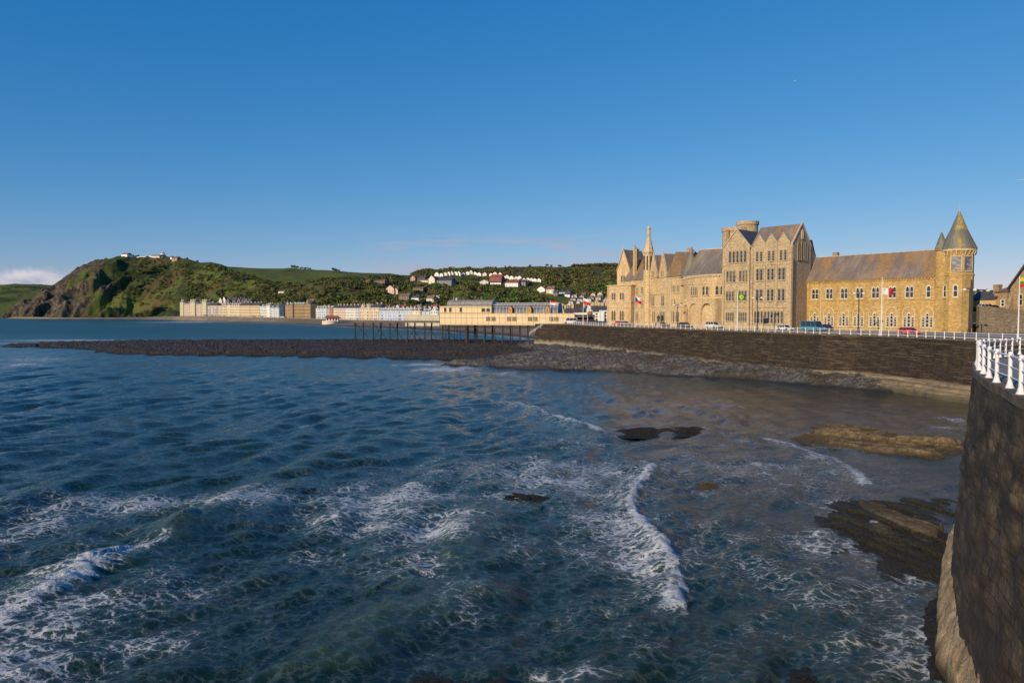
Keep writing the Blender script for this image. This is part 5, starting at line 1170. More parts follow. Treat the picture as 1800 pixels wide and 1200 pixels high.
# statue on its plinth
t = thing('statue', 'dark bronze robed statue on a stone plinth before the gabled range', 'statue', (PX(1157, 206), 206, Z0))
MB().box(-.7, .7, -.7, .7, 0, .3).box(-.5, .5, -.5, .5, .3, 1.3).box(-.6, .6, -.6, .6, 1.3, 1.45).build('plinth', M['trim_grey'], t)
me = bpy.data.meshes.new('figure'); vv = [(0, 0, 2.5), (0, 0, 2.9), (0, 0, 3.15), (0, -.02, 3.3), (0, -.02, 3.5), (-.14, 0, 2.3), (-.16, 0, 1.9), (-.16, .02, 1.5), (.14, 0, 2.3), (.16, -.1, 1.9), (.16, -.08, 1.5), (-.28, 0, 3.02), (-.36, -.05, 2.65), (-.25, -.25, 2.5), (.28, 0, 3.02), (.38, 0, 2.7), (.36, -.15, 2.4)]
ee = [(0, 1), (1, 2), (2, 3), (3, 4), (0, 5), (5, 6), (6, 7), (0, 8), (8, 9), (9, 10), (2, 11), (11, 12), (12, 13), (2, 14), (14, 15), (15, 16)]
me.from_pydata(vv, ee, []); me.materials.append(M['bronze']); o = link('figure', me, t); sk = o.modifiers.new('skin', 'SKIN'); rad = [.26, .27, .2, .09, .15, .2, .17, .15, .2, .17, .15, .13, .1, .07, .13, .1, .07]
for i, r in enumerate(rad): me.skin_vertices[0].data[i].radius = (r, r); me.skin_vertices[0].data[i].use_root = (i == 0)
o.modifiers.new('smooth', 'SUBSURF').levels = 1

# ================================================================== VEHICLES
def car(name, label, cat, x, y, z, rz, L_, Wd_, H_, col, style='hatch'):
    t = thing(name, label, cat, (x, y, z), rz); hl, hw = L_ / 2, Wd_ / 2; wr = .33 if style != 'van' else .36; gc = .2
    bl = H_ * (.60 if style != 'van' else .50)                # belt line
    wx_ = hl - .80
    def arch(cx): return [(cx + (wr + .06) * math.cos(a), wr + (wr + .06) * math.sin(a)) for a in np.linspace(math.pi, 0, 7)]
    hood = {'hatch': (.62, .82), 'mpv': (.72, .9), 'van': (.74, .93)}[style]
    low = [(-hl, gc + .1), (-hl + .1, gc)] + arch(-wx_) + arch(wx_) + [(hl - .1, gc), (hl, gc + .12), (hl, bl * hood[0] + .05), (hl - .14, bl * hood[1] - .04), (hl - 1.05, bl), (-hl + .06, bl), (-hl, bl * .8)]
    b = MB(); b.prism_y(low, -hw, hw); body = b.build('body', col, t, bevel=.045)
    wsx, rfx = {'hatch': (hl - 1.0, hl - 1.85), 'mpv': (hl - .75, hl - 1.65), 'van': (hl - .7, hl - 1.35)}[style]; rbx = {'hatch': -hl + .75, 'mpv': -hl + .45, 'van': -hl + .12}[style]; bbx = -hl + .12
    ins = .20 if style != 'van' else .10
    def cab(e, z0, z1, f0, f1):                                # frustum between two heights of the cabin
        P = []
        for zf, zz in ((f0, z0), (f1, z1)):
            xf = wsx + (rfx - wsx) * zf; xb = bbx + (rbx - bbx) * zf; yy = hw - .05 - ins * zf + e
            P += [(xb - e, -yy, zz), (xf + e, -yy, zz), (xf + e, yy, zz), (xb - e, yy, zz)]
        return P
    Fb = [(0, 3, 2, 1), (4, 5, 6, 7), (0, 1, 5, 4), (1, 2, 6, 5), (2, 3, 7, 6), (3, 0, 4, 7)]
    g = MB(); g.add(cab(0, bl - .05, H_ - .03, 0, .96), Fb); g.build('cabin_glass', M['glass'], t)
    r = MB(); r.add(cab(.015, H_ - .10, H_, .86, 1.0), Fb); r.build('roof', col, t, bevel=.03)
    p = MB()
    for s in (-1, 1):
        P0 = cab(.012, bl - .02, H_ - .05, 0, .94)
        def side(fx): 
            a = Vector(P0[0 if s < 0 else 3]) * (1 - fx) + Vector(P0[1 if s < 0 else 2]) * fx; c_ = Vector(P0[4 if s < 0 else 7]) * (1 - fx) + Vector(P0[5 if s < 0 else 6]) * fx; return a, c_
        for fx in ((.0, .34, .66, 1.0) if style != 'van' else (0, .02, .36, .68, 1.0)): a, c_ = side(fx); p.tube(a, c_, .045, n=4)
        if style == 'van': pass
    p.build('pillars', col, t)
    for sx in (-1, 1):
        for s in (-1, 1):
            cx = sx * wx_; w = MB().tube((cx, s * (hw - .2), wr), (cx, s * (hw + .005), wr), wr, n=16).build('wheel', M['rubber'], t); MB().tube((cx, s * (hw - .05), wr), (cx, s * (hw + .02), wr), wr * .6, n=12).build('rim', M['chrome'], w)
    for s in (-1, 1):
        MB().box(hl - .12, hl + .015, s * hw * .72 - .2, s * hw * .72 + .2, bl * .62, bl * .76).build('headlight', M['lamp_glass'], t)
        MB().box(-hl - .015, -hl + .1, s * hw * .80 - .12, s * hw * .80 + .12, bl * .70, bl * .92).build('tail_light', M['tail'], t)
        MB().box(wsx - .35, wsx - .15, s * (hw + .02) - .09, s * (hw + .02) + .09, bl, bl + .16).build('mirror', col, t)
    MB().box(hl - .05, hl + .02, -hw + .25, hw - .25, gc + .1, gc + .25).box(-hl - .02, -hl + .05, -hw + .25, hw - .25, gc + .1, gc + .25).build('bumper', M['black'], t)
    MB().box(-hl - .03, -hl, -.26, .26, bl * .55, bl * .66).build('number_plate', M['white'], t)
    if style == 'van': MB().add(cab(.02, bl - .03, H_ - .05, 0, .94)[:1] * 0 or [], []) 
    return t
def carpaint(c, nm):
    m, nt, b = mat(nm); b.inputs['Base Color'].default_value = (*c, 1); b.inputs['Roughness'].default_value = .28; b.inputs['Coat Weight'].default_value = .6; return m
CW = carpaint((.72, .72, .72), 'white_car_paint'); CR = carpaint((.72, .02, .03), 'red_car_paint'); CB = carpaint((.03, .23, .36), 'blue_car_paint'); CD = carpaint((.03, .045, .10), 'navy_car_paint'); CK = carpaint((.012, .012, .014), 'black_car_paint'); CG = carpaint((.25, .30, .38), 'silver_blue_car_paint')
def roadpos(px, o):
    P = offs(RPs, o); k = [abs(900 + 1250 * p[0] / p[1] - px) for p in P]; i = int(np.argmin(k)); j = min(i + 1, len(P) - 1); i = j - 1
    return float(P[j][0]), float(P[j][1]), math.atan2(P[j][1] - P[i][1], P[j][0] - P[i][0])
for px, o, ln, wd, ht, col, st, nm, lab, cat, fl in (
    (1262, 9.5, 4.5, 1.8, 1.85, CW, 'mpv', 'parked_car', 'white people carrier passing the arched porch', 'car', 1), (1391, 8.5, 4.0, 1.7, 1.45, CW, 'hatch', 'parked_car', 'white hatchback just left of the blue minibus', 'car', 1),
    (1436, 10.5, 5.2, 2.0, 2.35, CB, 'van', 'minibus', 'bright blue minibus parked before the golden wing', 'minibus', 1), (1458, 13.0, 4.6, 1.8, 1.6, CD, 'hatch', 'parked_car', 'dark navy car nose out behind the blue minibus', 'car', 0),
    (1632, 9.5, 4.1, 1.7, 1.45, CR, 'hatch', 'parked_car', 'bright red hatchback in front of the corner turret', 'car', 1), (1214, 11, 4.3, 1.75, 1.45, CD, 'hatch', 'parked_car', 'dark blue car before the arched porch', 'car', 1),
    (1172, 13, 4.2, 1.75, 1.4, CK, 'hatch', 'parked_car', 'black car near the bronze statue', 'car', 1), (1104, 11.5, 4.3, 1.75, 1.4, CG, 'hatch', 'parked_car', 'silver blue car at the left end of the gabled range', 'car', 1)):
    x, y, a = roadpos(px, o); car(nm, lab, cat, x, y, Z0 + .01, a + (math.pi if fl else R(75)), ln, wd, ht, col, st)
car('parked_car', 'red car behind the railing at the left end of the gabled range', 'car', PX(1086, 232), 232, Z0 + .01, R(165), 4.2, 1.75, 1.4, CR, 'hatch')
car('parked_van', 'white van parked at the entrance of the pier', 'van', PX(1003, 268), 268, Z0 + .01, R(170), 5.2, 2.0, 2.2, CW, 'van')
car('parked_car', 'silver blue car beside the white van at the pier entrance', 'car', PX(1017, 264), 264, Z0 + .01, R(175), 4.3, 1.75, 1.45, CG, 'hatch')
car('parked_car', 'dark car under the dark canopy right of the pier', 'car', PX(1038, 262), 262, Z0 + .01, R(175), 4.3, 1.75, 1.5, CK, 'hatch')
car('parked_car', 'white car on the bank above the rubble wall beside the turret', 'car', PX(1727, 157), 157, 13.95, R(115), 4.0, 1.7, 1.4, CW, 'hatch')

# gulls
def gull(px, py, d, s, label, roll):
    x, y, z = (lambda r: (r[0] / r[1] * d, d, CAM_H + r[2] / r[1] * d))(ray(px, py)); t = thing('gull', label, 'gull', (x, y, z), R(roll))
    g_ = MB().lathe((0, 0, 0), [(0, -.28 * s), (.07 * s, -.15 * s), (.08 * s, .02 * s), (.05 * s, .16 * s), (.055 * s, .2 * s), (0, .28 * s)], 8); g_.v = [(a, c_, b_) for a, b_, c_ in g_.v]; g_.build('body', M['white'], t, smooth=True)
    for sg in (-1, 1):
        w = MB().add([(0, .08 * s, .03), (sg * .35 * s, .10 * s, .16 * s), (sg * .75 * s, -.05 * s, .08 * s), (sg * .35 * s, -.10 * s, .15 * s), (0, -.08 * s, .03)] + [(0, .08 * s, .0), (sg * .35 * s, .10 * s, .14 * s), (sg * .75 * s, -.05 * s, .07 * s), (sg * .35 * s, -.10 * s, .13 * s), (0, -.08 * s, .0)],
                       [(0, 1, 3, 4), (1, 2, 3), (9, 8, 6, 5), (8, 7, 6), (0, 5, 6, 1), (1, 6, 7, 2), (2, 7, 8, 3), (3, 8, 9, 4), (4, 9, 5, 0)]); w.build('wing', M['white'], t)
gull(1397, 142, 150, 1, 'tiny white gull high in the sky above the tall stone block', 40); gull(1795, 317, 120, 1, 'white gull in the sky at the far right edge', -30)
gull(844, 388, 300, 1, 'tiny distant gull low in the sky above the pier', 10); gull(10, 416, 280, 1, 'tiny distant gull at the far left edge of the sky', 20)

# ================================================================== TOWN: seafront terraces
LP = [r[0] for r in raw]; LD = [r[2][0] + 16 for r in raw]
def dl(px): return float(np.interp(px, LP, LD))
def small_win(w, h, dark=True, fr='white'):
    k = ('sw', w, h, fr)
    if k in _wc: return _wc[k]
    g = MB().box(-w / 2, w / 2, -.06, .0, 0, h).mesh('window', M['glass']); _wc[k] = g; return g
def terrace(px0, px1, ytop, col, label, storeys=4, bays=None, roof='slate_dark', rh=2.6, dormers=0, chim=2, cat='terraced house', group='houses along the far seafront', gf=None, parapet=False, hip=False, gables=0, bay_strips=0, d=None, ybase=None, Dp=11, wincol=None, chimc=None):
    d0 = d or dl(px0); d1 = d or dl(px1); A = (PX(px0, d0), d0); B = (PX(px1, d1), d1); dm = (d0 + d1) / 2
    zb = (ZY(ybase, dm) if ybase else tz((A[0] + B[0]) / 2, dm)) - .3; name = 'house' if cat == 'terraced house' else cat.replace(' ', '_')
    t, L, lx, lz = facade(name, label, cat, A, B, zb, group); H_ = ZY(ytop, dm) - zb
    cm = M[col] if isinstance(col, str) else col
    q = MB().box(.03, L - .03, 0, Dp, 0, H_)
    nb = bay_strips
    for k in range(nb): x = L * (k + .5) / nb; w = L / nb * .28; q.prism_z([(x - w, 0), (x - w * .6, -1.0), (x + w * .6, -1.0), (x + w, 0)], 0, H_ * .86)
    q.box(.03, L - .03, -.25, -.001, H_ - .45, H_ - .1); q.build('wall', cm, t)
    if hip: q = MB().add([(-.3, -.3, H_), (L + .3, -.3, H_), (L + .3, Dp + .3, H_), (-.3, Dp + .3, H_), (L * .25, Dp / 2, H_ + rh), (L * .75, Dp / 2, H_ + rh)], [(0, 1, 5, 4), (1, 2, 5), (2, 3, 4, 5), (3, 0, 4), (3, 2, 1, 0)])
    else: q = MB().prism_x([(-.35, H_ + .01), (Dp / 2, H_ + rh), (Dp + .35, H_ + .01)], .05, L - .05)
    q.build('roof', M[roof], t)
    bays = bays or max(1, round(L / 3.1)); sh = (H_ - .6) / storeys; wm_ = small_win(1.05, min(1.9, sh * .56))
    for s in range(storeys):
        for b_ in range(bays):
            x = L * (b_ + .5) / bays; yo = 0
            if nb:
                for k in range(nb):
                    xc = L * (k + .5) / nb
                    if abs(x - xc) < L / nb * .16: yo = -1.0; x = xc
            if H_ * .86 < s * sh + 1.6 + sh * .3: yo = 0
            link('window', wm_, t, (x, yo - .02, s * sh + sh * .28))
    if gf: MB().box(.1, L - .1, -.35, 0, 0, sh * .95).build('ground_floor', gf, t); [link('window', small_win(1.6, 1.7), t, (L * (b_ + .5) / max(1, bays // 2 + 1), -.37, .7)) for b_ in range(max(1, bays // 2 + 1))]
    for k in range(dormers):
        x = L * (k + .5) / dormers; w = min(1.3, L / dormers * .32)
        dm_ = MB().box(x - w, x + w, .3, 3, H_ - .1, H_ + 1.5).prism_y([(x - w - .2, H_ + 1.5), (x, H_ + 2.6), (x + w + .2, H_ + 1.5)], .1, 3).build('dormer', cm if gables else M['white'], t); link('window', small_win(1.05, 1.2), dm_, (x, .28, H_ + .25))
    for k in range(gables):
        x = L * (k + .5) / gables; w = min(3, L / gables * .42); MB().prism_y([(x - w, H_), (x + w, H_), (x + w, H_ + .6), (x, H_ + rh + 1.6), (x - w, H_ + .6)], -.15, 3).build('gable', cm, t); link('window', small_win(1.05, 1.4), t, (x, -.2, H_ + .4))
    for k in range(chim):
        x = L * (k + .5) / chim if chim > 1 else L * .96; MB().box(x - .8, x + .8, Dp / 2 - .6, Dp / 2 + .6, H_ + rh - 1.2, H_ + rh + 1.5).build('chimney', chimc or M['trim'], t)
    MB().box(L * .5 - .55, L * .5 + .55, -.4 if gf else -.05, -.01, 0, 2.2).build('door', paint((.10, .07, .06), 'dark_door'), t)
    return t, L, H_
C = lambda r, g, b_, n: paint((r * .74 + .20, g * .74 + .195, b_ * .74 + .18) if max(r, g, b_) > .4 else (r, g, b_), n)
st1 = C(.52, .42, .24, 'yellow_stone'); pk1 = C(.50, .36, .27, 'pinkish_stone')
T3 = [
 (317, 322.5, 531, st1, 'narrow yellow stone tower house with pointed top at the left end of the far seafront', dict(storeys=5, bays=1, rh=3.0, gables=1, chim=0)),
 (324, 334, 533.5, pk1, 'pinkish stone hall between narrow tower and twin yellow towers on the far seafront', dict(storeys=5, chim=2, bay_strips=3)),
 (334.3, 343, 530.5, st1, 'twin gabled yellow stone block left of the dark gap on the far seafront', dict(storeys=5, bays=2, gables=2, rh=3.0, chim=0)),
 (345.5, 355, 534, pk1, 'pinkish stone range right of the dark gap on the far seafront', dict(storeys=5, chim=2, bay_strips=3)),
 (355.3, 363, 530.5, st1, 'yellow stone block with small upper balcony beside the hipped slate hotel', dict(storeys=5, bays=2, gables=2, rh=2.6, chim=1)),
 (365.5, 384, 537, C(.44, .34, .30, 'mauve_render'), 'low mauve hotel with grey hipped roof on the far seafront', dict(storeys=4, hip=True, rh=5.0, bay_strips=3)),
 (384.3, 389.5, 537, C(.50, .46, .34, 'olive_cream'), 'narrow olive cream house right of the mauve hotel', dict(storeys=4, chim=1)),
 (389.8, 398.5, 536.5, C(.62, .47, .22, 'ochre'), 'ochre seafront house with white window surrounds', dict(storeys=4, dormers=2)),
 (398.8, 406, 536, C(.68, .56, .34, 'pale_cream'), 'pale cream seafront house with tall bright bay', dict(storeys=4, dormers=1, bay_strips=1)),
 (406.3, 422, 536.5, C(.62, .49, .27, 'sand'), 'sand coloured pair of seafront houses with small white dormers', dict(storeys=4, dormers=4)),
 (422.3, 440, 537, C(.60, .40, .18, 'orange_sand'), 'warm orange sand seafront terrace under plain slate roof, left half', dict(storeys=4, chim=3, rh=4.5)),
 (440.3, 456.5, 537, C(.62, .41, .17, 'orange_sand_two'), 'warm orange sand seafront terrace next to the pale green house', dict(storeys=4, chim=3, rh=4.5)),
 (457, 467, 538, C(.56, .60, .52, 'pale_green'), 'pale green white seafront house with slate roof', dict(storeys=4, dormers=1, bay_strips=2, chim=1)),
 (467.3, 475, 537, C(.74, .73, .66, 'cream_white'), 'cream white seafront house with two pointed dormers', dict(storeys=4, dormers=2, bay_strips=1, gables=0)),
 (475.3, 491, 540.5, C(.50, .54, .58, 'pale_grey_blue'), 'pale grey blue hotel with white top floor on the far seafront', dict(storeys=4, dormers=2, bay_strips=2, gf=None, rh=4.5, chim=3)),
 (491.3, 499.5, 537, C(.035, .07, .12, 'navy_render'), 'dark navy blue seafront house', dict(storeys=4, gables=1, rh=3.5, chim=1)),
 (501.5, 515, 536, C(.33, .23, .12, 'brown_stone'), 'brown stone seafront block with dormers left of the narrow gap', dict(storeys=4, dormers=2, bay_strips=2)),
 (517.5, 535, 535, C(.34, .23, .12, 'brown_stone'), 'broad brown stone seafront block with five window bays', dict(storeys=4, dormers=4, chim=1)),
 (535.3, 546, 534.5, C(.36, .25, .13, 'brown_stone_two'), 'brown stone seafront block with tall corner gable and dark side', dict(storeys=4, gables=1, rh=5, chim=3)),
 (555.5, 561, 541.5, C(.62, .64, .68, 'white_lilac'), 'white seafront house with red ground floor', dict(storeys=4, dormers=1, bay_strips=1, chim=0, gf=C(.45, .05, .05, 'red_shopfront'))),
 (561.3, 575, 541.5, C(.45, .55, .68, 'sky_blue'), 'sky blue pair of seafront houses with round white dormers', dict(storeys=4, dormers=3, bay_strips=2)),
 (575.3, 580.5, 541.5, C(.42, .28, .22, 'dull_pink'), 'dull pink brown seafront house', dict(storeys=4, dormers=1, chim=0)),
 (580.8, 586, 541, C(.34, .22, .12, 'dark_tan'), 'dark tan narrow seafront house behind the bandstand', dict(storeys=4, dormers=1, chim=0)),
 (586.3, 595, 541.5, C(.68, .58, .40, 'soft_cream'), 'soft cream seafront house behind the red roofed bandstand', dict(storeys=4, rh=3.6)),
 (595.3, 607, 541.5, C(.68, .46, .38, 'salmon'), 'salmon and cream seafront house right of the bandstand', dict(storeys=4, rh=3.6)),
 (607.3, 626, 541.5, C(.74, .72, .66, 'warm_white'), 'white seafront terrace with regular windows', dict(storeys=4, rh=3.6, chim=3)),
 (626.3, 632, 541.5, C(.50, .48, .62, 'lavender'), 'lavender grey seafront house', dict(storeys=4, rh=3.6, chim=1)),
 (632.5, 652, 540.5, C(.60, .47, .30, 'beige'), 'large beige seafront hotel with balconies and small pediment', dict(storeys=4, gables=2, rh=2.6, bay_strips=3, cat='hotel')),
 (652.3, 667, 540.5, C(.62, .46, .34, 'beige_pink'), 'beige pink seafront hotel with projecting bays', dict(storeys=4, rh=4.2, bay_strips=2, cat='hotel')),
 (667.5, 680, 545.5, C(.44, .55, .68, 'powder_blue'), 'powder blue seafront terrace next to the beige hotel', dict(storeys=3, dormers=3, bay_strips=3)),
 (680.3, 698, 545.5, C(.46, .56, .70, 'powder_blue_two'), 'powder blue seafront terrace with four round dormers', dict(storeys=3, dormers=4, bay_strips=4)),
 (698.3, 712, 545.5, C(.45, .53, .70, 'powder_blue_three'), 'lilac blue seafront terrace with three round dormers', dict(storeys=3, dormers=3, bay_strips=3)),
 (712.3, 724.5, 545.5, C(.50, .58, .62, 'grey_blue'), 'grey blue seafront terrace above the low cream wall', dict(storeys=3, dormers=3, bay_strips=2)),
 (724.8, 739, 545.5, C(.70, .60, .40, 'butter'), 'butter cream seafront house above the low cream wall', dict(storeys=3, dormers=2, bay_strips=2, chim=1)),
 (742, 756.5, 547, C(.48, .57, .62, 'pale_teal'), 'pale teal seafront house with twin white dormers near the pier', dict(storeys=3, dormers=2, bay_strips=2, chim=1)),
 (757, 769, 545.5, C(.76, .76, .74, 'bright_white'), 'bright white gable fronted house just left of the pier hall', dict(storeys=3, gables=1, rh=2.4, chim=0)),
]
for px0, px1, yt, col, lab, kw in T3: terrace(px0, px1, yt, col, lab, **kw)
# houses seen right of the pier, before the college
T4 = [(981, 992, 549, M['white'], 'white gable house with dark roof just right of the glass pier roof', dict(storeys=3, gables=1, rh=3.4, chim=2, d=400, ybase=566)),
      (994, 1008, 553, C(.74, .73, .68, 'off_white_b'), 'long white house behind the pier entrance', dict(storeys=2, rh=4.0, chim=4, d=392, ybase=566)),
      (1008.5, 1028, 553, M['white'], 'white terrace with a row of pale chimneys behind the tall flagpole', dict(storeys=3, rh=4.4, chim=7, d=388, ybase=567)),
      (1030, 1041, 549, C(.76, .76, .72, 'bright_white'), 'white house with pointed roof left of the white tall terrace', dict(storeys=3, rh=3.2, gables=1, chim=1, d=384, ybase=567)),
      (1041.5, 1056, 548, C(.74, .74, .72, 'terrace_white'), 'tall white terraced house beside the college bay', dict(storeys=4, rh=3.6, chim=3, d=370, ybase=567)),
      (1056.5, 1072, 545, C(.76, .75, .73, 'terrace_white_two'), 'white bay fronted house touching the honey stone bay', dict(storeys=4, rh=2.5, chim=2, d=362, ybase=568, bay_strips=2))]
for px0, px1, yt, col, lab, kw in T4: terrace(px0, px1, yt, col, lab, group=None, cat='house', **kw)
t = thing('canopy', 'dark flat canopy above the parked cars right of the pier', 'canopy', (PX(1028, 272), 272, Z0))
MB().box(-3.6, 3.9, 0, 5, 2.6, 3.3).build('roof', paint((.05, .035, .03), 'dark_brown_fascia'), t)
for x in (-3.4, 0, 3.7): MB().box(x - .1, x + .1, .1, .3, 0, 2.6).build('post', M['black'], t)
MB().box(-3.5, 3.8, 2.5, 2.7, 0, 2.5).build('back_wall', paint((.16, .07, .05), 'brown_wall'), t)
# bandstand with a red roof on a round cream base; long low cream wall beside the pier
d = 742; bx_ = PX(581, d); t = thing('bandstand', 'low white bandstand with red roof on a curved cream base on the far promenade', 'bandstand', (bx_, d, 4.0))
MB().lathe((0, 0, 0), [(8.6, -3.5), (8.6, .9)], 24).build('base', C(.60, .50, .34, 'cream_base'), t)
MB().prism_y([(-3.5, 0), (8.5, 0), (8.5, 4.0), (-3.5, 4.0)], -4, 3).build('wall', M['white'], t)
MB().add([(-5, -6, 3.6), (10.5, -6, 3.2), (10.5, 5, 3.2), (-5, 5, 3.6), (-4, -1, 6.2), (8, -1, 5.8)], [(0, 1, 5, 4), (1, 2, 5), (2, 3, 4, 5), (3, 0, 4), (3, 2, 1, 0)]).build('roof', M['redroof'], t)
for k in range(4): link('window', small_win(1.8, 2.0), t, (-2 + k * 3, -4.03, 1.2))
# dark iron and stone slipways and promenade wall along the far beach
q = MB(); pw = [(PX(p, dl(p) - 22), dl(p) - 22) for p in range(330, 770, 10)]
for (xa, ya), (xb, yb) in zip(pw[:-1], pw[1:]): za, zb_ = tz(xa, ya), tz(xb, yb); q.add([(xa, ya, za - 3), (xb, yb, zb_ - 3), (xb, yb, zb_ + .55), (xa, ya, za + .55), (xa, ya + 3, za - 3), (xb, yb + 3, zb_ - 3), (xb, yb + 3, zb_ + .55), (xa, ya + 3, za + .55)], [(0, 1, 2, 3), (3, 2, 6, 7), (7, 6, 5, 4)])
tag(q.build('promenade_wall', C(.30, .24, .18, 'far_prom_wall')), 'low pale promenade wall along the far curved beach', 'wall')
t = thing('shelter', 'long low cream building in front of the blue terrace beside the pier', 'building', (PX(742, 430), 430, 5.2)); 
MB().box(-10.2, 10.4, 0, 6, 0, 6.4).build('wall', C(.62, .52, .37, 'cream_wall_b'), t); MB().box(-10.4, 10.6, -.2, 6.2, 6.4, 6.7).build('roof', C(.5, .42, .3, 'cream_cap'), t)
for i, (px, w, lab) in enumerate(((443, 5, 'white van on the far promenade before the orange terrace'), (457, 5.5, 'pale van on the far promenade before the pale green house'), (497, 8, 'white coach on the far promenade before the navy house'), (360, 5, 'white van on the far promenade at the pinkish range'), (372, 4, 'small white van on the far promenade at the mauve hotel'))):
    d = dl(px) - 12; x = PX(px, d); car('far_vehicle', lab, 'van', x, d, tz(x, d) + .1, R(-25), w, 2, 2.4, CW, 'van')

# ================================================================== TOWN: houses on the hillside
OCC = []
def cottage(px, py, w_px, h_px, col, label, roof='slate_dark', gable_front=True, cat='house', group=None, turn=0, dmin=700, chim=1, wide=False, wins=2):
    """a house whose base stands on the hill seen at (px, py)"""
    x, y, z = seen(px, py, dmin); s = y / 1250; W_ = w_px * s; H_ = h_px * s; hh = H_ * .58; D_ = max(6, W_ * .8)
    t = thing('hillside_house' if cat == 'house' else cat.replace(' ', '_'), label, cat, (x, y, z - 1.5), R(-20 + turn), group); cm = M[col] if isinstance(col, str) else col; OCC.append((px, py, w_px, h_px, y))
    if gable_front:
        MB().prism_y([(-W_ / 2, 0), (W_ / 2, 0), (W_ / 2, hh + 1.5), (0, H_ + 1.5), (-W_ / 2, hh + 1.5)], 0, D_).build('wall', cm, t)
        MB().prism_y([(-W_ / 2 - .4, hh + 1.3), (0, H_ + 1.55), (W_ / 2 + .4, hh + 1.3), (W_ / 2 + .4, hh + 1.7), (0, H_ + 2.0), (-W_ / 2 - .4, hh + 1.7)], .35, D_ + .4).build('roof', M[roof], t)
    else:
        MB().box(-W_ / 2, W_ / 2, 0, D_, 0, hh + 1.5).build('wall', cm, t)
        MB().prism_x([(-.4, hh + 1.4), (D_ / 2, H_ + 1.7), (D_ + .4, hh + 1.4)], -W_ / 2 - .3, W_ / 2 + .3).build('roof', M[roof], t)
    for k in range(wins):
        for r_ in range(2 if hh > 4.5 else 1): link('window', small_win(1.1, 1.3), t, ((k + .5) / wins * W_ - W_ / 2, -.02, 2.3 + r_ * 2.7))
    if chim: MB().box(W_ * .2, W_ * .2 + 1.0, D_ * .5, D_ * .5 + .9, H_ * .8, H_ + 2.6).build('chimney', C(.40, .24, .17, 'brick_chimney'), t)
    return t
wh = 'white'; cr = C(.70, .64, .52, 'hill_cream'); gy = C(.45, .46, .47, 'hill_grey')
HS = [
 (686, 517, 16, 14, C(.64, .42, .30, 'salmon_house'), 'salmon pink gabled villa alone on the green slope', 'tan_roof', True, 3), (696, 520, 8, 10, C(.62, .40, .28, 'salmon_house'), 'narrow salmon pink wing of the villa on the slope', 'tan_roof', True, 1),
 (710, 528, 20, 11, C(.26, .18, .15, 'brick_brown'), 'brown brick house with white dormer strip on the slope', 'tan_roof', False, 4), (729.5, 530, 14, 10, M['white'], 'bright white flat fronted house right of the brown brick house', 'slate_dark', False, 3),
 (756, 532, 14, 12, cr, 'cream house with brown roof and small dormers above the blue terrace', 'tan_roof', False, 3), (768, 528, 10, 9, gy, 'grey and white house left of the pier roof', 'slate_dark', True, 2),
 (726, 495, 9, 9, C(.45, .17, .14, 'rose_red'), 'rose red gabled house at the foot of the right hill', 'tan_roof', True, 2), (741, 494, 15, 9, C(.16, .09, .08, 'dark_brick'), 'dark brick house with long dark roof right of the rose red house', 'slate_dark', False, 3),
 (746, 499.5, 14, 5, cr, 'low cream building below the dark brick house', 'slate_dark', False, 3), (759, 499.5, 12, 15, cr, 'tall cream gabled building with arched window beside the slate chapel', 'slate_dark', True, 1),
 (781, 501, 28, 13, C(.22, .24, .26, 'blue_slate_wall'), 'long blue grey slate roofed hall right of the cream gabled building', 'slate_dark', False, 5),
 (667, 500, 22, 6, C(.20, .15, .12, 'hidden_brown'), 'long low brown house among trees on the left slope', 'tan_roof', False, 3), (646, 497, 8, 5, C(.24, .18, .14, 'hidden_brown_b'), 'small brown house among trees left of the long brown house', 'tan_roof', False, 1),
 (735, 513, 20, 6, C(.20, .16, .12, 'hidden_brown'), 'low grey brown roofed house half hidden by trees on the slope', 'tan_roof', False, 3),
 (871, 499, 22, 14, C(.28, .10, .08, 'red_brick'), 'large red roofed house below the white hillside row', 'redroof', False, 5), (871, 502.5, 20, 5, M['white'], 'white lower storey building below the large red roofed house', 'slate_dark', False, 4),
 (851, 500, 16, 8, C(.55, .50, .50, 'dusty_white'), 'dusty white house left of the large red roofed house', 'tan_roof', True, 2), (899, 506.5, 24, 11, M['white'], 'wide white house with bright red brown hipped roof on the slope', 'redroof', False, 4),
 (917, 504, 14, 10, C(.26, .22, .20, 'dim_grey'), 'dark grey house right of the wide red roofed house', 'slate_dark', False, 2),
 (951, 519, 14, 11, M['white'], 'white gable end house above the town at the foot of the right slope', 'slate_dark', True, 1), (967, 519, 14, 13, cr, 'cream house with hipped brown roof right of the white gable end', 'tan_roof', False, 2), (976, 521, 8, 10, C(.20, .18, .17, 'dark_house_stone'), 'dark stone house between the cream house and the blue row', 'slate_dark', False, 1),  # last house: one even dark stone colour
 (990, 521, 24, 9, C(.30, .38, .55, 'blue_white_row'), 'row of blue and white fronted houses on the slope', 'slate_dark', False, 6), (495, 515.5, 12, 5, C(.70, .62, .48, 'cream_arch'), 'cream building with curved front among dark trees above the pale green house', 'tan_roof', False, 1)]
for px, py, w, h, col, lab, rf_, gf_, wn_ in HS: cottage(px, py, w, h, col, lab, rf_, gf_, wins=wn_)
_o = 'first second third fourth fifth sixth seventh eighth ninth tenth eleventh twelfth thirteenth fourteenth fifteenth sixteenth seventeenth eighteenth nineteenth twentieth'.split()
ORD = _o + ['twenty-' + k for k in _o[:9]] + ['thirtieth'] + ['thirty-' + k for k in _o[:9]]
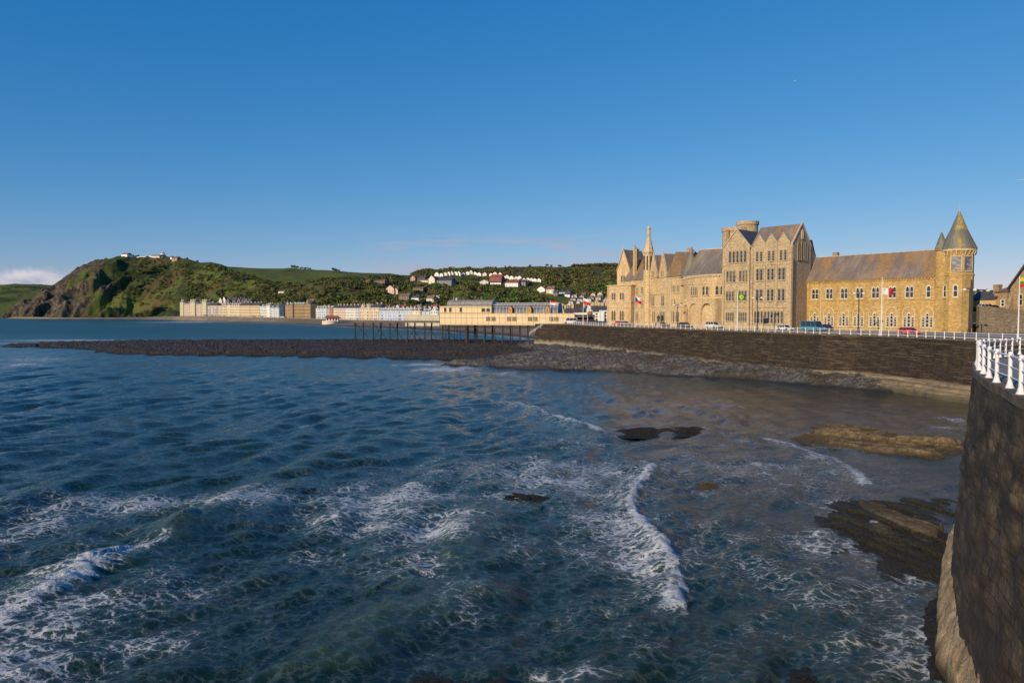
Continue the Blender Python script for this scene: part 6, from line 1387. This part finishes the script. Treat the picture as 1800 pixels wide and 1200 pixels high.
row = [(768, 487), (776, 486), (783, 485), (789, 485), (794, 484.5), (801, 484), (806, 484), (815, 485), (822, 485), (828, 485), (835, 485), (842, 485.5), (852, 486), (863, 486.5), (870, 487), (879, 489), (885, 490.5), (891, 491.5), (899, 492), (907, 492.5), (913, 494), (921, 496), (924.5, 496.5), (928, 497.5), (934, 497.5), (940, 498), (947, 499)]
for i, (px, py) in enumerate(row):
    w = [8, 6.5, 7.5, 6, 7, 8][i % 6]; cottage(px, py, w, [6.8, 5.5, 6.2][i % 3], [wh, wh, cr, wh, gy][i % 5] if i % 5 != 4 else cr, 'small white gabled house, %s from the left in the long row across the right hill' % ORD[i], group='white houses in the long hillside row', wins=1, chim=0, dmin=1150)
# crowded little roofs at the foot of the slope behind the seafront and by the college
for i in range(34):
    px = 996 + (i * 29 % 74); nth = sorted(k * 29 % 74 for k in range(34)).index(i * 29 % 74); py = 522 + (i * 23 % 22) + (px - 996) * .02; w = 6 + i % 4
    cottage(px, py, w, 6 + i % 3, [C(.42, .30, .26, 'town_pink'), gy, C(.48, .40, .34, 'town_beige'), wh, C(.32, .24, .20, 'town_brown')][i % 5], 'small town house, %s from the left among the crowded roofs left of the college' % ORD[nth], ['slate_dark', 'tan_roof', 'slate_dark'][i % 3], i % 2 == 0, group='crowded town houses left of the college', wins=1, dmin=430)
for i in range(12):
    px = 662 + i * 9.2; cottage(px, 547 - (i % 3), 8 + i % 3, 8, [C(.34, .16, .12, 'back_red'), C(.50, .46, .48, 'back_lilac'), C(.30, .24, .22, 'back_brown')][i % 3], 'steep roofed back street house, %s from the left peeping over the blue terraces' % ORD[i], ['tan_roof', 'slate_dark', 'redroof'][i % 3], i % 2 == 0, group='back street houses behind the blue terraces', wins=1, dmin=780)
for i, px in enumerate((388, 394.5)): cottage(px, 536, 6, 13, cr, '%s of the twin cream pointed gables rising behind the ochre house' % ('left', 'right')[i], 'slate_dark', True, group='twin cream gables behind the ochre house', wins=1, dmin=1020, chim=0)
for i, px in enumerate((401, 412, 420, 427, 433, 439)): cottage(px, 535.5, 7, 11, C(.16, .14, .15, 'dark_back_grey'), 'dark slate roofed house, %s from the left behind the sand coloured terrace' % ORD[i], 'slate_dark', i % 2 == 0, group='dark back houses behind the sand terrace', wins=1, dmin=1020)  # walls in one even dark grey
for i in range(10):
    px = 1712 + i * 2.9; cottage(px, 515 + (i % 4) * 3, 4.5, 5, [gy, C(.30, .24, .22, 'back_brown'), cr][i % 3], 'distant town house, %s from the left between turret and stone chimney' % ORD[i], 'slate_dark', i % 2 == 0, group='distant houses right of the turret', wins=1, dmin=480, chim=0)
# hilltop buildings
def hilltop(px, py, w, h, col, label, roof, **k): return cottage(px, py, w, h, col, label, roof, False, dmin=1500, **k)
hilltop(221, 452.2, 14, 6.0, 'white', 'white hilltop station building with bright red roof on the headland', 'redroof', chim=0, wins=0)
hilltop(275, 453.5, 20, 5.5, C(.55, .42, .36, 'red_wall'), 'long red roofed building on top of the headland', 'redroof', chim=0, wins=0)
hilltop(309, 460, 12, 8, C(.34, .24, .24, 'mauve_wall'), 'mauve brick station building on the shoulder of the headland', 'tan_roof', wins=1)
hilltop(303, 458, 4, 6, 'white', 'narrow white gable beside the mauve station building', 'tan_roof', chim=0, wins=0)
q = MB(); wp = [seen(p, 453.5, 1500) for p in (228, 240, 252, 264, 276, 288)]; x0_, y0_, z0_ = wp[0]
for (xa, ya, za), (xb, yb, zb_) in zip(wp[:-1], wp[1:]): q.add([(xa - x0_, ya - y0_, za - z0_ - 2), (xb - x0_, yb - y0_, zb_ - z0_ - 2), (xb - x0_, yb - y0_, zb_ - z0_ + 1.3), (xa - x0_, ya - y0_, za - z0_ + 1.3), (xa - x0_, ya - y0_ + .6, za - z0_ - 2), (xb - x0_, yb - y0_ + .6, zb_ - z0_ - 2), (xb - x0_, yb - y0_ + .6, zb_ - z0_ + 1.3), (xa - x0_, ya - y0_ + .6, za - z0_ + 1.3)], [(0, 1, 2, 3), (4, 7, 6, 5), (3, 2, 6, 7), (0, 4, 5, 1)])
tag(q.build('hilltop_wall', M['white'], None, (x0_, y0_, z0_)), 'long low white wall along the top of the headland', 'wall')
x, y, z = seen(288.5, 449.5, 1500); t = thing('camera_obscura', 'white round lookout building with octagonal roof on top of the headland', 'building', (x, y, z - 1))
MB().lathe((0, 0, 0), [(7.5, 0), (7.5, 3.8), (8.2, 4), (8.2, 4.4), (5, 4.6), (5, 8.0), (5.8, 8.2), (2.0, 10.6), (2.0, 12), (0, 13)], 8).build('wall', M['white'], t)
MB().lathe((0, 0, 4.42), [(8.3, 0), (5.2, .9)], 8).lathe((0, 0, 8.2), [(5.9, 0), (2.2, 2.5)], 8).build('roof', C(.30, .31, .33, 'lead_grey'), t)
x, y, z = seen(23, 537, 3000); t = thing('farmhouse', 'tiny white farmhouse on the far green shore at the left edge', 'farmhouse', (x, y, z)); MB().box(-8, 14, 0, 10, -2, 8).build('wall', M['white'], t); MB().prism_x([(-1, 8), (5, 13), (11, 8)], -8.5, 14.5).build('roof', M['tan_roof'], t)
for px, py, w, lab in ((26, 530, 22, 'tiny white farmhouse on the far green slope at the left edge'),):
    d = 2900; x = PX(px, d); t.location = (x, d, ZY(537, d))
for px, py, w, h, lab, gr_ in ((552, 482, 8, 4, 'low pale house under trees on the skyline', 'tan_roof'), (565, 481, 7, 5, 'white cottage on the skyline left of the lone round tree', 'slate_dark')):
    d = 2150; x = PX(px, d); z = ZY(py, d); t = thing('cottage', lab, 'cottage', (x, d, z - 2), R(-20)); s = d / 1250; MB().box(-w * s / 2, w * s / 2, 0, 9, 0, h * s * .6 + 2).build('wall', M['white'], t); MB().prism_x([(-.6, h * s * .6 + 2), (4.5, h * s + 2), (9.6, h * s * .6 + 2)], -w * s / 2 - .5, w * s / 2 + .5).build('roof', M[gr_], t)

# ================================================================== TREES
def leaf_mat(name, a, b_, c_):
    m, nt, b = mat(name); n = N(nt); g = n.geo()
    c = n.mix(n.ramp(n.noise(g, .055, 3), .38, .62), a, b_); c = n.mix(n.ramp(n.noise(g, .4, 4), .45, .7, 0, .6), c, c_)
    nt.links.new(c, b.inputs['Base Color']); b.inputs['Roughness'].default_value = .8; b.inputs['Specular IOR Level'].default_value = .2; return m
M['leaf'] = leaf_mat('mixed_foliage', (.036, .056, .018), (.105, .125, .032), (.155, .13, .050))
M['leaf_brown'] = leaf_mat('dry_scrub', (.11, .092, .038), (.19, .15, .068), (.09, .10, .036))
M['leaf_bright'] = leaf_mat('fresh_foliage', (.07, .15, .022), (.11, .20, .035), (.04, .08, .02))
M['bark'] = plain('bark', (.07, .05, .035), .9)
def canopy(name, cs, mt, kind=None, per=46, seed=1):
    """cs: (x,y,z,r) crowns, each a cloud of small tilted leaf clumps through the crown's volume"""
    rs = np.random.RandomState(seed); cs = np.array(cs); n = len(cs); 
    u = rs.randn(n, per, 3); u /= np.linalg.norm(u, axis=2)[..., None]; rr = rs.rand(n, per, 1) ** .4; p = u * rr * cs[:, None, 3:4] * np.array([1, 1, .82]) + cs[:, None, :3]
    s = cs[:, None, 3:4] * (.20 + .20 * rs.rand(n, per, 1)); a = rs.randn(n, per, 3); a[..., 2] *= .6; nr_ = u + .6 * a; nr_ /= np.linalg.norm(nr_, axis=2)[..., None]
    t1 = np.cross(nr_, rs.randn(n, per, 3)); t1 /= np.linalg.norm(t1, axis=2)[..., None]; t2 = np.cross(nr_, t1)
    V = np.stack([p + s * t1, p + s * t2 * .8, p - s * t1 * .9, p - s * t2], 2).reshape(-1, 3); F = np.arange(len(V)).reshape(-1, 4); return npmesh(name, V, F, mt, smooth=False)
def clear(px, py, y):
    for a, b_, w, h, d in OCC:
        if abs(px - a) < w * .55 + 2.0 and b_ - h * .75 - 1 < py < b_ + 4 and y < d + 4: return False
    return True
crowns = {'leaf': [], 'leaf_brown': [], 'leaf_bright': []}
zones = [  # px0,px1, y0(top),y1(bottom), count, radius, kind weights(leaf, brown, bright), dmin
 (330, 500, 466, 535, 950, 3.4, (.8, .12, .08)), (490, 680, 494, 538, 750, 3.8, (.72, .22, .06)), (600, 745, 488, 545, 900, 4.0, (.85, .1, .05)),
 (735, 960, 500, 540, 1500, 4.4, (.74, .14, .12)), (700, 1095, 471, 492, 1500, 3.2, (.38, .54, .08)), (940, 1095, 478, 520, 1300, 4.0, (.5, .38, .12)), (200, 330, 500, 545, 130, 2.6, (.5, .35, .15)),
 (240, 360, 455, 500, 360, 2.8, (.75, .2, .05)), (1040, 1100, 500, 516, 160, 4.8, (.3, .1, .6)), (560, 700, 484, 494, 260, 3.2, (.7, .3, 0))]
for a, b_, y0, y1, cnt, rad, wt in zones:
    for i in range(cnt):
        px = rng.uniform(a, b_); py = rng.uniform(y0, y1)
        dens = fbm(np.array(px / 28.), np.array(py / 9.), 3, 80)
        if dens < -.08: continue
        x, y, z = seen(px, py, 760)
        if not clear(px, py, y): continue
        k = rng.choices(['leaf', 'leaf_brown', 'leaf_bright'], wt)[0]; r = rad * rng.uniform(.55, 1.3); crowns[k].append((x, y, z + r * .35, r))
for i, (k, nm) in enumerate((('leaf', 'woodland'), ('leaf_brown', 'scrub'), ('leaf_bright', 'woodland'))):
    tag(link(nm, canopy(nm, crowns[k], M[k], seed=i + 3)), {'leaf': 'dark green woods spread over the far hillsides', 'leaf_brown': 'brown scrub and bushes spread over the far hillsides', 'leaf_bright': 'patches of bright green trees on the far hillsides'}[k], 'woods' if k != 'leaf_brown' else 'scrub', kind='stuff')
def tree(px, py, hpx, label, shape='round', d=None, mt='leaf', spread=1.0, group=None):
    if d: x, y, z = PX(px, d), d, ZY(py, d)
    else: x, y, z = seen(px, py, 1400)
    h = hpx * y / 1250; t = thing('tree', label, 'tree', (x, y, z - 2), 0, group); rs = random.Random(px)
    MB().tube((0, 0, 0), (0, 0, h * .5 + 2), .5, .25, 7).tube((0, 0, h * .35 + 1), (h * .22, 0, h * .65 + 2), .22, .1, 5).tube((0, 0, h * .35 + 1), (-h * .2, .3, h * .6 + 2), .22, .1, 5).build('trunk', M['bark'], t)
    cs = []
    for i in range(9 if shape == 'round' else 7):
        if shape == 'round': cs.append((rs.uniform(-.38, .38) * h * spread, rs.uniform(-.3, .3) * h, h * rs.uniform(.45, .8) + 2, h * rs.uniform(.16, .28)))
        else: f_ = i / 6; cs.append((rs.uniform(-.06, .06) * h, 0, h * (.25 + .7 * f_) + 2, h * .2 * (1.15 - f_)))
    link('crown', canopy('crown', cs, M[mt], per=60, seed=int(px)), t)
sky_trees = [(517, 473, 7, 'r'), (523, 473.5, 6, 'r'), (531, 474, 5, 'r'), (538, 475, 5.5, 'r'), (545, 475.5, 5, 'r'), (590, 478.5, 8.5, 'r'), (596, 478.5, 5, 'r'), (426, 473, 3.5, 'r'), (440, 474, 2.5, 'r')]
labs = ['leftmost tree of the dark clump on the middle skyline', 'second tree of the dark clump on the middle skyline', 'third tree of the dark clump on the middle skyline', 'fourth tree of the dark clump, above the pale skyline house', 'rightmost tree of the dark clump on the middle skyline', 'lone round topped tree on the middle skyline', 'small tree at the right foot of the lone round tree', 'small bush like tree on the green field skyline', 'tiny tree right of the bush on the green field skyline']
for (px, py, h, s), lab in zip(sky_trees, labs): tree(px, py, h, lab, d=2230, spread=1.3)
for px, py, h, lab in ((931, 470, 5, 'round tree alone on the right hill skyline'), (961, 470, 5.5, 'left tree of the pair on the right hill skyline'), (969, 470, 4, 'small pointed tree on the right hill skyline'), (984, 472, 7, 'broad twin crowned tree on the right hill skyline'), (888, 470, 3, 'tiny tree on the bare part of the right hill skyline')): tree(px, py, h, lab, spread=1.2)
# conifer belt on the right-hand skyline: a countless dark mass
cs = []
for i in range(260):
    px = rng.uniform(1006, 1094); x, y, z = seen(px, 466.5 + rng.uniform(0, 3), 1500); cs.append((x, y + rng.uniform(-20, 30), z + 2.5, rng.uniform(2.5, 4.2)))
tag(link('conifer_belt', canopy('conifer_belt', cs, M['leaf'], seed=44)), 'dark belt of conifers along the right hill skyline', 'woods', kind='stuff')
# hedge beside the white car on the bank
t = thing('hedge', 'black looking clipped hedge beside the white car on the bank', 'hedge', (PX(1741, 155), 155, 13.8)); link('foliage', canopy('foliage', [(i * .35 - 1.0, 0, .6, .75) for i in range(7)], leaf_mat('dark_hedge', (.006, .008, .005), (.010, .012, .007), (.006, .008, .005)), per=90, seed=9), t)
MB().tube((0, 0, -.6), (0, 0, .5), .15).build('trunk', M['bark'], t)
